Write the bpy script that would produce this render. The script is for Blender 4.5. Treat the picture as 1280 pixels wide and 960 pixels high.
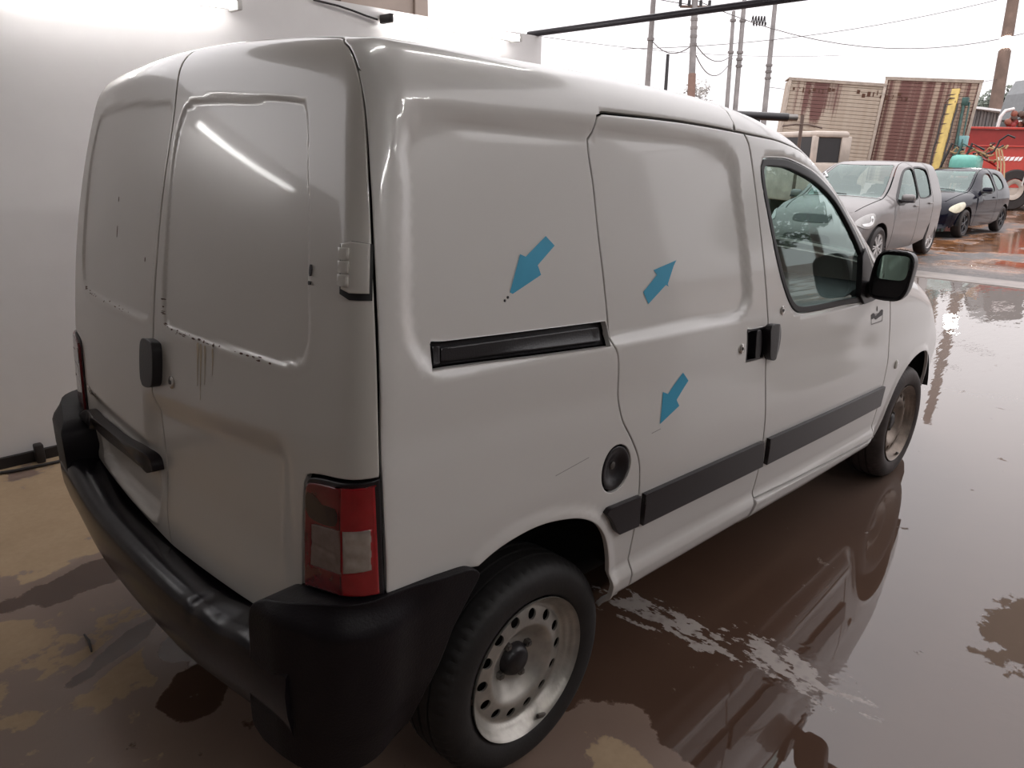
import bpy, bmesh, math, random
import numpy as np
from mathutils import Vector, Matrix, Euler
from mathutils.geometry import delaunay_2d_cdt

random.seed(7); rng = np.random.default_rng(7)
for _o in list(bpy.data.objects): bpy.data.objects.remove(_o)
scene = bpy.context.scene
COL = scene.collection

# ------------------------------------------------------------------ camera
cam_data = bpy.data.cameras.new('camera'); cam = bpy.data.objects.new('camera', cam_data); COL.objects.link(cam)
_r = Vector((0.709272, -0.704742, 0.016470)); _u = Vector((0.199025, 0.222609, 0.954376)); _f = Vector((0.676256, 0.673635, -0.298152))
M = Matrix.Identity(4)
for _i in range(3):
    M[_i][0] = _r[_i]; M[_i][1] = _u[_i]; M[_i][2] = -_f[_i]
M[0][3], M[1][3], M[2][3] = -1.16120, -1.88923, 1.54820
cam.matrix_world = M
cam_data.sensor_width = 36.0; cam_data.lens = 920.2 * 36 / 1280; cam_data.clip_start = 0.05; cam_data.clip_end = 600
scene.camera = cam

# ------------------------------------------------------------------ sky: overcast, brighter towards the zenith
world = bpy.data.worlds.new('overcast_sky'); scene.world = world; world.use_nodes = True
nt = world.node_tree; nt.nodes.clear()
w_out = nt.nodes.new('ShaderNodeOutputWorld'); w_bg = nt.nodes.new('ShaderNodeBackground')
w_tc = nt.nodes.new('ShaderNodeTexCoord'); w_sep = nt.nodes.new('ShaderNodeSeparateXYZ')
w_map = nt.nodes.new('ShaderNodeMapRange'); w_map.inputs[1].default_value = 0.0; w_map.inputs[2].default_value = 1.0
SKY_HORIZON, SKY_ZENITH = 1.15, 3.2
w_map.inputs[3].default_value = SKY_HORIZON; w_map.inputs[4].default_value = SKY_ZENITH
w_bg.inputs['Color'].default_value = (1.0, 0.965, 0.985, 1)
nt.links.new(w_tc.outputs['Generated'], w_sep.inputs[0]); nt.links.new(w_sep.outputs['Z'], w_map.inputs[0])
nt.links.new(w_map.outputs[0], w_bg.inputs['Strength']); nt.links.new(w_bg.outputs[0], w_out.inputs['Surface'])

# ------------------------------------------------------------------ exposure
vs = scene.view_settings
vs.view_transform = 'Standard'; vs.look = 'None'; vs.gamma = 1.0; vs.use_curve_mapping = False
vs.exposure = 0.0
TUBE_STRENGTH = 14.0
UNSEEN_LAMP_STRENGTH = 80.0

# ------------------------------------------------------------------ materials
def new_mat(name):
    m = bpy.data.materials.new(name); m.use_nodes = True
    n = m.node_tree; b = n.nodes.get('Principled BSDF')
    return m, n, b
def N(n, kind, **kw):
    x = n.nodes.new(kind)
    for k, v in kw.items(): setattr(x, k, v)
    return x
def noise(n, scale, detail=4, rough=.55, coord='Object', stretch=None, w=0.0):
    tc = N(n, 'ShaderNodeTexCoord'); t = N(n, 'ShaderNodeTexNoise')
    t.inputs['Scale'].default_value = scale; t.inputs['Detail'].default_value = detail; t.inputs['Roughness'].default_value = rough
    mp = N(n, 'ShaderNodeMapping'); mp.inputs['Location'].default_value = (w, w * .7, w * .3)
    if stretch: mp.inputs['Scale'].default_value = stretch
    n.links.new(tc.outputs[coord], mp.inputs[0]); n.links.new(mp.outputs[0], t.inputs['Vector'])
    return t.outputs['Fac']
def ramp(n, fac, stops):
    r = N(n, 'ShaderNodeValToRGB'); e = r.color_ramp.elements
    while len(e) < len(stops): e.new(.5)
    for i, (p, c) in enumerate(stops):
        e[i].position = p; e[i].color = (*c, 1) if len(c) == 3 else c
    n.links.new(fac, r.inputs[0]); return r.outputs[0]
def mixc(n, fac, a, b, mode='MIX'):
    x = N(n, 'ShaderNodeMix', data_type='RGBA', blend_type=mode)
    for sock, val in ((x.inputs[0], fac), (x.inputs[6], a), (x.inputs[7], b)):
        if isinstance(val, (int, float)): sock.default_value = val
        elif isinstance(val, tuple): sock.default_value = (*val, 1) if len(val) == 3 else val
        else: n.links.new(val, sock)
    return x.outputs[2]
def math_(n, op, a, b=0.0, c=0.0, clamp=False):
    x = N(n, 'ShaderNodeMath', operation=op, use_clamp=clamp)
    for i, val in enumerate((a, b, c)):
        if isinstance(val, (int, float)): x.inputs[i].default_value = val
        else: n.links.new(val, x.inputs[i])
    return x.outputs[0]
def maprange(n, v, a, b, c=0., d=1.):
    x = N(n, 'ShaderNodeMapRange'); n.links.new(v, x.inputs[0])
    for i, k in enumerate((a, b, c, d)): x.inputs[i + 1].default_value = k
    return x.outputs[0]
def bump(n, b, h, strength=.2, dist=.01):
    x = N(n, 'ShaderNodeBump'); x.inputs['Strength'].default_value = strength; x.inputs['Distance'].default_value = dist
    n.links.new(h, x.inputs['Height']); n.links.new(x.outputs[0], b.inputs['Normal'])
def simple(name, col, rough=.5, metal=0., var=.12, scale=8., spec=.5, coat=0., bmp=0., bscale=60.):
    m, n, b = new_mat(name)
    f = noise(n, scale, 5)
    lo = tuple(max(0, c * (1 - var)) for c in col); hi = tuple(min(1, c * (1 + var)) for c in col)
    n.links.new(ramp(n, f, [(.3, lo), (.7, hi)]), b.inputs['Base Color'])
    b.inputs['Roughness'].default_value = rough; b.inputs['Metallic'].default_value = metal
    b.inputs['Specular IOR Level'].default_value = spec; b.inputs['Coat Weight'].default_value = coat; b.inputs['Coat Roughness'].default_value = .05
    if bmp: bump(n, b, noise(n, bscale, 3), bmp, .004)
    return m
def glass_mat(name, tint, refl=.12, ior=1.5):
    m, n, b = new_mat(name); n.nodes.remove(b)
    out = n.nodes.get('Material Output'); tr = N(n, 'ShaderNodeBsdfTransparent'); gl = N(n, 'ShaderNodeBsdfGlossy'); mx = N(n, 'ShaderNodeMixShader')
    tr.inputs['Color'].default_value = (*tint, 1); gl.inputs['Roughness'].default_value = .02; gl.inputs['Color'].default_value = (.85, 1, .96, 1)
    g = N(n, 'ShaderNodeNewGeometry'); dt = N(n, 'ShaderNodeVectorMath', operation='DOT_PRODUCT'); n.links.new(g.outputs['Incoming'], dt.inputs[0]); n.links.new(g.outputs['Normal'], dt.inputs[1])
    k = math_(n, 'POWER', math_(n, 'SUBTRACT', 1.0, math_(n, 'ABSOLUTE', dt.outputs['Value'])), 5.0)      # the same from either side of the pane
    n.links.new(math_(n, 'ADD', math_(n, 'MULTIPLY', k, .92), .05 + refl, clamp=True), mx.inputs[0]); n.links.new(tr.outputs[0], mx.inputs[1]); n.links.new(gl.outputs[0], mx.inputs[2])
    n.links.new(mx.outputs[0], out.inputs['Surface']); return m
def emit(name, col, strength):
    m, n, b = new_mat(name)
    b.inputs['Base Color'].default_value = (*col, 1); b.inputs['Emission Color'].default_value = (*col, 1); b.inputs['Emission Strength'].default_value = strength
    return m

# ------------------------------------------------------------------ object helpers
def props(o, label=None, cat=None, group=None, kind=None):
    if label: o['label'] = label
    if cat: o['category'] = cat
    if group: o['group'] = group
    if kind: o['kind'] = kind
    return o
def empty(name, loc=(0, 0, 0), rot=(0, 0, 0)):
    o = bpy.data.objects.new(name, None); o.empty_display_size = .1; COL.objects.link(o)
    o.location = loc; o.rotation_euler = rot; return o
def mesh_obj(name, verts, faces, mat, parent=None, smooth=False, normals=None):
    me = bpy.data.meshes.new(name); me.from_pydata([tuple(v) for v in verts], [], [tuple(int(i) for i in f) for f in faces])
    if mat: me.materials.append(mat)
    if smooth or normals is not None:
        me.polygons.foreach_set('use_smooth', [True] * len(me.polygons))
    me.update()
    if normals is not None: me.normals_split_custom_set_from_vertices([tuple(map(float, v)) for v in normals])
    o = bpy.data.objects.new(name, me); COL.objects.link(o)
    if parent: o.parent = parent
    return o
def bm_obj(name, bm, mat, parent=None, smooth=False, angle=None):
    me = bpy.data.meshes.new(name); bmesh.ops.recalc_face_normals(bm, faces=bm.faces[:]); bm.to_mesh(me); bm.free()
    if mat: me.materials.append(mat)
    if smooth or angle:
        me.polygons.foreach_set('use_smooth', [True] * len(me.polygons))
        if angle: me.set_sharp_from_angle(angle=math.radians(angle))
    o = bpy.data.objects.new(name, me); COL.objects.link(o)
    if parent: o.parent = parent
    return o
def add_box(bm, c, s, rot=None, bevel=0.):
    r = bmesh.ops.create_cube(bm, size=1.0); vs_ = r['verts']
    bmesh.ops.scale(bm, vec=s, verts=vs_)
    if bevel:
        es = list({e for v in vs_ for e in v.link_edges})
        b = bmesh.ops.bevel(bm, geom=es, offset=bevel, segments=2, profile=.5, affect='EDGES'); vs_ = list({v for f in b['faces'] for v in f.verts} | {v for v in vs_ if v.is_valid})
    if rot is not None: bmesh.ops.rotate(bm, cent=(0, 0, 0), matrix=Euler(rot).to_matrix(), verts=vs_)
    bmesh.ops.translate(bm, vec=c, verts=vs_); return vs_
def box_obj(name, c, s, mat, parent=None, bevel=0., rot=None):
    bm = bmesh.new(); add_box(bm, c, s, rot, bevel); return bm_obj(name, bm, mat, parent, angle=35 if bevel else None)
def tube_verts(pts, r, seg=8):
    P = [Vector(p) for p in pts]; V = []; Fc = []
    rr = r if isinstance(r, (list, tuple)) else [r] * len(P)
    up = Vector((0, 0, 1))
    for i, p in enumerate(P):
        t = (P[min(i + 1, len(P) - 1)] - P[max(i - 1, 0)]).normalized()
        a = t.cross(up); 
        if a.length < 1e-3: a = t.cross(Vector((1, 0, 0)))
        a.normalize(); b = t.cross(a).normalized()
        for k in range(seg):
            an = 2 * math.pi * k / seg; V.append(p + (a * math.cos(an) + b * math.sin(an)) * rr[i])
    for i in range(len(P) - 1):
        for k in range(seg):
            k2 = (k + 1) % seg; Fc.append((i * seg + k, i * seg + k2, (i + 1) * seg + k2, (i + 1) * seg + k))
    Fc.append(tuple(range(seg))[::-1]); Fc.append(tuple((len(P) - 1) * seg + k for k in range(seg)))
    return V, Fc
def tube_obj(name, pts, r, mat, parent=None, seg=8):
    V, Fc = tube_verts(pts, r, seg); o = mesh_obj(name, V, Fc, mat, parent, smooth=True); o.data.set_sharp_from_angle(angle=math.radians(50)); return o
def lathe_obj(name, prof, mat, parent=None, seg=48, axis='y', loc=(0, 0, 0), sgn=-1, angle=40, mod=None):
    """prof: list of (r, out); out runs along sgn*axis"""
    V = []; Fc = []; n = len(prof)
    for k in range(seg):
        an = 2 * math.pi * k / seg
        for i, (r, o_) in enumerate(prof):
            if mod: r, o_ = mod(k, i, r, o_)
            a, b = r * math.cos(an), r * math.sin(an)
            V.append({'y': (a, sgn * o_, b), 'x': (sgn * o_, a, b), 'z': (a, b, sgn * o_)}[axis])
    for k in range(seg):
        k2 = (k + 1) % seg
        for i in range(n - 1): Fc.append((k * n + i, k2 * n + i, k2 * n + i + 1, k * n + i + 1))
    bm = bmesh.new(); bv = [bm.verts.new(v) for v in V]
    for f in Fc:
        try: bm.faces.new([bv[i] for i in f])
        except ValueError: pass
    bmesh.ops.remove_doubles(bm, verts=bm.verts[:], dist=1e-5)
    bmesh.ops.dissolve_degenerate(bm, edges=bm.edges[:], dist=1e-6)
    o = bm_obj(name, bm, mat, parent, smooth=True, angle=angle); o.location = loc; return o

# ------------------------------------------------------------------ 2-D curve helpers
def crom(pts, closed=False, step=.012):
    """Catmull-Rom through the points, resampled"""
    P = np.array(pts, float); n = len(P); out = []
    rngi = range(n if closed else n - 1)
    for i in rngi:
        p1, p2 = P[i], P[(i + 1) % n]
        p0 = P[(i - 1) % n] if (closed or i > 0) else 2 * p1 - p2
        p3 = P[(i + 2) % n] if (closed or i + 2 < n) else 2 * p2 - p1
        k = max(1, int(np.linalg.norm(p2 - p1) / step))
        d1 = max(np.linalg.norm(p1 - p0), 1e-6) ** .5; d2 = max(np.linalg.norm(p2 - p1), 1e-6) ** .5; d3 = max(np.linalg.norm(p3 - p2), 1e-6) ** .5
        m1 = (p2 - p1) + d2 * ((p1 - p0) / d1 - (p2 - p0) / (d1 + d2)); m2 = (p2 - p1) + d2 * ((p3 - p2) / d3 - (p3 - p1) / (d2 + d3))
        for j in range(k):
            t = j / k
            out.append((2 * t**3 - 3 * t**2 + 1) * p1 + (t**3 - 2 * t**2 + t) * m1 + (-2 * t**3 + 3 * t**2) * p2 + (t**3 - t**2) * m2)
    if not closed: out.append(P[-1])
    return np.array(out)
def line(pts, step=.012):
    P = np.array(pts, float); out = []
    for a, b in zip(P[:-1], P[1:]):
        k = max(1, int(np.linalg.norm(b - a) / step)); out += [a + (b - a) * j / k for j in range(k)]
    out.append(P[-1]); return np.array(out)
def join(*cs):
    out = []
    for c in cs:
        for p in c:
            if not out or np.linalg.norm(out[-1] - p) > 1e-4: out.append(np.array(p, float))
    if np.linalg.norm(out[0] - out[-1]) < 1e-4: out.pop()
    return np.array(out)
def area2(P): return .5 * np.sum(P[:, 0] * np.roll(P[:, 1], -1) - np.roll(P[:, 0], -1) * P[:, 1])
def ccw(P): return P if area2(P) > 0 else P[::-1].copy()
def inset(P, d):
    """shrink a CCW outline by d"""
    e = np.roll(P, -1, 0) - P; e /= np.maximum(np.linalg.norm(e, axis=1, keepdims=True), 1e-9)
    nrm = np.stack([-e[:, 1], e[:, 0]], 1); n0 = np.roll(nrm, 1, 0); m = nrm + n0
    m /= np.maximum(np.linalg.norm(m, axis=1, keepdims=True), 1e-6); cs = np.clip((m * nrm).sum(1), .45, 1)
    return P + m * (np.asarray(d) / cs)[:, None]
def pip(P, Q):
    x, y = Q[:, 0][:, None], Q[:, 1][:, None]; x1, y1 = P[:, 0][None], P[:, 1][None]; x2, y2 = np.roll(P[:, 0], -1)[None], np.roll(P[:, 1], -1)[None]
    with np.errstate(divide='ignore', invalid='ignore'):
        c = ((y1 > y) != (y2 > y)) & (x < (x2 - x1) * (y - y1) / (y2 - y1) + x1)
    return (c.sum(1) % 2) == 1
def pdist(P, Q):
    a = P; b = np.roll(P, -1, 0); ab = b - a; L = np.maximum((ab**2).sum(1), 1e-12); out = np.empty(len(Q))
    for i in range(0, len(Q), 4000):
        q = Q[i:i + 4000]; t = np.clip(((q[:, None] - a[None]) * ab[None]).sum(2) / L[None], 0, 1)
        out[i:i + 4000] = np.sqrt((((a[None] + t[..., None] * ab[None]) - q[:, None])**2).sum(2)).min(1)
    return out
def sdf(P, Q):
    q = Q.reshape(-1, 2); return (np.where(pip(P, q), -1, 1) * pdist(P, q)).reshape(Q.shape[:-1])
def sstep(x, a, b):
    t = np.clip((x - a) / (b - a), 0, 1); return t * t * (3 - 2 * t)
def pchip(xs, ys):
    xs = np.array(xs, float); ys = np.array(ys, float); h = np.diff(xs); d = np.diff(ys) / h
    m = np.zeros_like(xs); m[1:-1] = np.where(d[:-1] * d[1:] > 0, 2 * d[:-1] * d[1:] / (d[:-1] + d[1:] + 1e-12), 0); m[0] = d[0]; m[-1] = d[-1]
    def f(x):
        x = np.asarray(x, float); i = np.clip(np.searchsorted(xs, x) - 1, 0, len(h) - 1)
        t = np.clip((x - xs[i]) / h[i], 0, 1)
        v = (2*t**3 - 3*t**2 + 1) * ys[i] + (t**3 - 2*t**2 + t) * h[i] * m[i] + (-2*t**3 + 3*t**2) * ys[i+1] + (t**3 - t**2) * h[i] * m[i+1]
        return v + np.where(x < xs[0], (x - xs[0]) * m[0], 0) + np.where(x > xs[-1], (x - xs[-1]) * m[-1], 0)
    return f
def smax(a, b, r):
    u = np.maximum(a + r, 0); v = np.maximum(b + r, 0)
    return np.where((u > 0) & (v > 0), (u**2.4 + v**2.4)**(1 / 2.4) - r, np.maximum(a, b))
def smin(a, b, r):
    h = np.clip(.5 + .5 * (b - a) / r, 0, 1); return b + (a - b) * h - r * h * (1 - h)

# ------------------------------------------------------------------ vehicle bodies: a smooth solid, cut into sheet panels
class Body:
    """solid described by profile curves; panels are pieces of its skin with real edges, gaps and embossing"""
    def __init__(s, WID, TAPER, REARX, ZTOP, HOOD, BOW, CAM, BWX, nose, XC=-.34, YC=.60, RC=.22, RT=.25, ZC=None, zmin=.30, rear_r=.075, cab_r=.10, nose_r=.10, hwx=.16, hcam=.05):
        s.__dict__.update(locals()); s.S1 = XC - RC * np.pi / 2; s.S2 = s.S1 - 2 * YC
    def F(s, P):
        x, y, z = P[..., 0], P[..., 1], P[..., 2]; ay = np.abs(y)
        side = ay - s.WID(z) + s.TAPER(x)
        rear = s.REARX(z) + s.BOW * y * y - x
        xx = x + s.BWX * y * y; sl = (s.ZTOP(xx + .01) - s.ZTOP(xx - .01)) / .02
        top = (z - s.ZTOP(xx) + s.CAM * y * y) / np.sqrt(1 + sl * sl)
        hx = x + s.hwx * y * y; sl2 = (s.HOOD(hx + .01) - s.HOOD(hx - .01)) / .02
        hood = (z - s.HOOD(hx) + s.hcam * y * y) / np.sqrt(1 + sl2 * sl2)
        hood = smax(hood, s.nose(x, y, z), s.nose_r)
        f = smax(side, smin(top, hood, .04), s.cab_r)
        f = smax(f, rear, s.rear_r)
        return smax(f, s.zmin - z, .03)
    def grad(s, P, e=2e-4):
        g = np.stack([s.F(P + np.eye(3)[i] * e) - s.F(P - np.eye(3)[i] * e) for i in range(3)], -1)
        return g / np.maximum(np.linalg.norm(g, axis=-1, keepdims=True), 1e-9)
    def qn(s, Q):
        a, t = Q[..., 0], Q[..., 1]
        phi = np.clip((s.XC - a) / s.RC, 0, np.pi / 2) + np.clip((s.S2 - a) / s.RC, 0, np.pi / 2)
        qx = np.where(a >= s.XC, a, s.XC); S3 = s.S2 - s.RC * np.pi / 2; qx = np.where(a < S3, s.XC + (S3 - a), qx)
        qy = np.where(a >= s.S1, -s.YC, np.where(a > s.S2, -s.YC + (s.S1 - a), s.YC))
        zc = s.ZC(qx); el = np.clip((t - zc) / s.RT, 0, np.pi / 2); over = np.maximum(t - zc - s.RT * np.pi / 2, 0)
        n = np.stack([-np.sin(phi) * np.cos(el), -np.cos(phi) * np.cos(el), np.sin(el)], -1)
        return np.stack([qx + over * np.sin(phi), qy + over * np.cos(phi), np.minimum(t, zc)], -1), n
    def _cast(s, q, n, lo, hi, it=30):
        lo = np.full(q.shape[:-1], lo, float); hi = np.full(q.shape[:-1], hi, float)
        for _ in range(it):
            m = (lo + hi) / 2; ins = s.F(q + n * m[..., None]) < 0
            lo = np.where(ins, m, lo); hi = np.where(ins, hi, m)
        return q + n * ((lo + hi) / 2)[..., None]
    def side(s, Q):            # (s,t): around the plan, then up and over
        q, n = s.qn(Q); return s._cast(q, n, 0, .95)
    def top(s, Q):             # (x,y) seen from above
        q = np.stack([Q[..., 0], Q[..., 1], np.full(Q.shape[:-1], .5)], -1)
        return s._cast(q, np.broadcast_to(np.array([0, 0, 1.]), q.shape), 0, 1.6)
    def front(s, Q):           # (y,z) seen from the front
        q = np.stack([np.full(Q.shape[:-1], 2.0), Q[..., 0], Q[..., 1]], -1)
        return s._cast(q, np.broadcast_to(np.array([1., 0, 0]), q.shape), 0, 2.5)
    def back(s, Q):            # (y,z) seen from behind
        q = np.stack([np.full(Q.shape[:-1], 0.0), Q[..., 0], Q[..., 1]], -1)
        return s._cast(q, np.broadcast_to(np.array([-1., 0, 0]), q.shape), 0, 2.5)
    def panel(s, name, outline, mat, parent=None, how='side', d=None, holes=(), step=.016, gap=.0025, flange=.014, mirror=False, round_=True, off=0., soft=None):
        mp = getattr(s, how); P = ccw(np.array(outline, float))
        sm = soft(P) if soft else np.zeros(len(P), bool)         # soft edges run on into the next panel without a gap
        hp = [ccw(np.array(h, float)) for h in holes]
        r0 = [inset(P, np.where(sm, 0., gap))] + [inset(h, -gap)[::-1] for h in hp]       # outlines at the edge (holes clockwise)
        r1 = [inset(P, gap + .0035)] + [inset(h, -gap - .0035)[::-1] for h in hp]
        if not round_: r1 = []
        lo, hi = r0[0].min(0), r0[0].max(0)
        gx, gy = np.meshgrid(np.arange(lo[0] + step / 2, hi[0], step), np.arange(lo[1] + step / 2, hi[1], step))
        gx = gx + (np.arange(gx.shape[0]) % 2)[:, None] * step * .5
        G = np.stack([gx.ravel(), gy.ravel()], 1)
        if len(G):
            k = pip(r0[0], G) & (pdist(r0[0], G) > .0035 + step * .35)
            for h in r0[1:]: k &= ~pip(h, G) & (pdist(h, G) > .0035 + step * .35)
            G = G[k]
        V = []; E = []
        for ringset in (r0, r1):
            for r in ringset:
                b = len(V); V += [Vector(p) for p in r]; E += [(b + i, b + (i + 1) % len(r)) for i in range(len(r))]
        nring = sum(len(r) for r in r0)
        V += [Vector(p) for p in G]
        ov, oe, of, oi, _, _ = delaunay_2d_cdt(V, E, [], 0, 1e-6)
        Q = np.array([[v.x, v.y] for v in ov]); T = np.array([f for f in of if len(f) == 3], int).reshape(-1, 3)
        cen = Q[T].mean(1); k = pip(r0[0], cen)
        for h in r0[1:]: k &= ~pip(h, cen)
        T = T[k]
        a2 = (Q[T[:, 1], 0] - Q[T[:, 0], 0]) * (Q[T[:, 2], 1] - Q[T[:, 0], 1]) - (Q[T[:, 2], 0] - Q[T[:, 0], 0]) * (Q[T[:, 1], 1] - Q[T[:, 0], 1])
        T = np.where((a2 < 0)[:, None], T[:, ::-1], T)
        dd = (lambda q: np.full(q.shape[:-1], off)) if d is None else (lambda q: d(q) + off)
        def disp(q):
            b = mp(q); g = s.grad(b); return b + g * dd(q)[:, None], g
        X, g = disp(Q)
        if d is None: Nn = g
        else:
            e = 1.2e-3; X1, _ = disp(Q + [e, 0]); X2, _ = disp(Q + [0, e]); X3, _ = disp(Q - [e, 0]); X4, _ = disp(Q - [0, e])
            Nn = np.cross(X1 - X3, X2 - X4); Nn /= np.maximum(np.linalg.norm(Nn, axis=1, keepdims=True), 1e-12)
            Nn *= np.sign((Nn * g).sum(1, keepdims=True) + 1e-12)
        # which output vertex is which ring vertex
        where = {}
        for j, lst in enumerate(oi):
            for i in lst:
                if i < nring: where[i] = j
        base = 0; FV = []; FN = []; FF = []
        X = X.copy(); Nn = Nn.copy(); nv = len(Q)
        for ri, r in enumerate(r0):
            n = len(r); ks = [i for i in range(n) if where.get(base + i) is not None]; idx = [where[base + i] for i in ks]; base += n
            hard = np.array([not (ri == 0 and sm[i]) for i in ks]); n = len(idx)
            if n < 3: continue
            ii = np.array(idx); tan = np.roll(X[ii], -1, 0) - np.roll(X[ii], 1, 0)
            out = np.cross(tan, g[ii]); out /= np.maximum(np.linalg.norm(out, axis=1, keepdims=True), 1e-9)
            cpt = X[T].mean(1)
            # orientation test with the first triangle touching the ring
            m = np.isin(T, ii[:1]).any(1)
            if m.any() and ((cpt[m].mean(0) - X[ii[0]]) * out[0]).sum() > 0: out = -out
            if round_:
                X[ii] -= g[ii] * .0012 * hard[:, None]; Nn[ii] = Nn[ii] + .75 * out * hard[:, None]; Nn[ii] /= np.linalg.norm(Nn[ii], axis=1, keepdims=True)
            b0 = nv + len(FV)
            FV += list(X[ii]) + list(X[ii] - g[ii] * flange - out * .001); FN += list(out) + list(out)
            for i in range(n):
                j = (i + 1) % n; q = [b0 + i, b0 + n + i, b0 + n + j, b0 + j]
                a, b_, c_ = np.array(FV[q[0] - nv]), np.array(FV[q[1] - nv]), np.array(FV[q[3] - nv])
                if np.dot(np.cross(b_ - a, c_ - a), out[i]) < 0: q = q[::-1]
                FF.append(tuple(q))
        # face winding must agree with the skin normal
        fn = np.cross(X[T[:, 1]] - X[T[:, 0]], X[T[:, 2]] - X[T[:, 0]]); T = np.where(((fn * g[T[:, 0]]).sum(1) < 0)[:, None], T[:, ::-1], T)
        allV = np.array(list(X) + FV); allN = np.array(list(Nn) + FN); faces = [tuple(t) for t in T] + FF
        if mirror:
            allV[:, 1] *= -1; allN[:, 1] *= -1; faces = [f[::-1] for f in faces]
        return mesh_obj(name, allV, faces, mat, parent, normals=allN)
    def pt(s, q, d=0., how='side'):
        q = np.array([q], float); b = getattr(s, how)(q); g = s.grad(b); return b[0] + g[0] * d, g[0]

# ------------------------------------------------------------------ materials used
def paint(name, col, rough=.29, dirt=(.34, .30, .25), amount=.06, spec=.5):
    m, n, b = new_mat(name)
    f1 = noise(n, 1.6, 2, .5); f2 = noise(n, 7., 2, .5, w=3.1)
    k = math_(n, 'MULTIPLY', math_(n, 'MULTIPLY', f1, f2), amount)
    n.links.new(mixc(n, k, col, dirt), b.inputs['Base Color'])
    n.links.new(math_(n, 'ADD', math_(n, 'MULTIPLY', f1, .05), rough), b.inputs['Roughness'])
    b.inputs['Coat Weight'].default_value = .6; b.inputs['Coat Roughness'].default_value = .06; b.inputs['Specular IOR Level'].default_value = spec
    return m
M_WHITE = paint('white_van_paint', (.66, .635, .61))
M_DOORW = paint('dusty_white_paint', (.56, .53, .49), rough=.30, amount=.16)
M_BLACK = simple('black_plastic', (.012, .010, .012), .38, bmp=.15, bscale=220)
M_TRIM = simple('charcoal_strip', (.013, .009, .011), .32, spec=.32, bmp=.1, bscale=300)
M_BUMP = simple('bumper_plastic', (.008, .006, .008), .46, spec=.25, bmp=.2, bscale=200)
M_RUBBER = simple('tyre_rubber', (.016, .014, .014), .62, scale=14, var=.3, bmp=.15, bscale=90)
M_SEAL = simple('rubber_seal', (.010, .009, .010), .5)
M_INNER = simple('dark_underbody', (.008, .007, .007), .8)
M_LINING = simple('grey_door_lining', (.10, .13, .125), .6)
M_DASH = simple('dashboard_plastic', (.022, .026, .028), .55)
M_SEAT = simple('seat_cloth', (.05, .055, .06), .9)
M_STEEL = simple('silver_wheel_paint', (.40, .375, .34), .34, metal=.55, var=.2, scale=20)
M_CHROME = simple('bright_metal', (.55, .53, .50), .22, metal=1.)
M_DKSTEEL = simple('dull_steel', (.16, .15, .14), .4, metal=.8)
M_RED = simple('red_lens', (.30, .012, .016), .12, coat=.6, var=.15, scale=30)
M_REDDK = simple('dark_red_lens', (.14, .010, .013), .14, coat=.6, var=.3, scale=25)
M_CLEAR = simple('clear_lens', (.36, .30, .26), .12, coat=.6, var=.18, scale=40)
M_CLEARDK = simple('darker_clear_lens', (.17, .125, .11), .12, coat=.6, var=.2, scale=40)  # darker tone for the rear half of the clear lens
M_BLUE = simple('blue_sticker', (.040, .33, .52), .5, var=.06)
M_MARK = simple('dark_print', (.03, .025, .028), .5)
M_GREYPRINT = simple('grey_print', (.22, .20, .20), .5)
M_RUST = simple('rust_flakes', (.075, .030, .016), .8, var=.5, scale=60)
M_STAIN = simple('rust_wash', (.44, .36, .26), .5)
M_GLASS = glass_mat('car_glass', (.74, .90, .87), .05)
M_WSCREEN = glass_mat('windscreen_glass', (.70, .80, .78), .03)
M_AMBER = simple('indicator_lens', (.50, .47, .42), .15, coat=.6)
def mirror_mat():
    m, n, b = new_mat('mirror_glass'); b.inputs['Base Color'].default_value = (.42, .60, .52, 1); b.inputs['Metallic'].default_value = 1.; b.inputs['Roughness'].default_value = .03; return m
M_MIRROR = mirror_mat()  # greenish reflection put into the tint

# ================================================================== THE PLACE
def struct(o): o['kind'] = 'structure'; return o
def world_xy(n):
    g = N(n, 'ShaderNodeNewGeometry'); s = N(n, 'ShaderNodeSeparateXYZ'); n.links.new(g.outputs['Position'], s.inputs[0]); return g.outputs['Position'], s.outputs[0], s.outputs[1]
def pnoise(n, pos, scale, detail=4, rough=.55, stretch=(1, 1, 1), rotz=0., off=(0, 0, 0)):
    mp = N(n, 'ShaderNodeMapping'); mp.inputs['Scale'].default_value = stretch; mp.inputs['Rotation'].default_value = (0, 0, rotz); mp.inputs['Location'].default_value = off
    t = N(n, 'ShaderNodeTexNoise'); t.inputs['Scale'].default_value = scale; t.inputs['Detail'].default_value = detail; t.inputs['Roughness'].default_value = rough
    n.links.new(pos, mp.inputs[0]); n.links.new(mp.outputs[0], t.inputs['Vector']); return t.outputs['Fac']
def blob(n, x, y, cx, cy, rx, ry, rot=0.):
    """1 inside an ellipse, falling to 0 at its rim"""
    c, s = math.cos(rot), math.sin(rot)
    dx = math_(n, 'SUBTRACT', x, cx); dy = math_(n, 'SUBTRACT', y, cy)
    u = math_(n, 'DIVIDE', math_(n, 'ADD', math_(n, 'MULTIPLY', dx, c), math_(n, 'MULTIPLY', dy, s)), rx)
    v = math_(n, 'DIVIDE', math_(n, 'SUBTRACT', math_(n, 'MULTIPLY', dy, c), math_(n, 'MULTIPLY', dx, s)), ry)
    return math_(n, 'SUBTRACT', 1.0, math_(n, 'SQRT', math_(n, 'ADD', math_(n, 'MULTIPLY', u, u), math_(n, 'MULTIPLY', v, v))), clamp=False)
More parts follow.
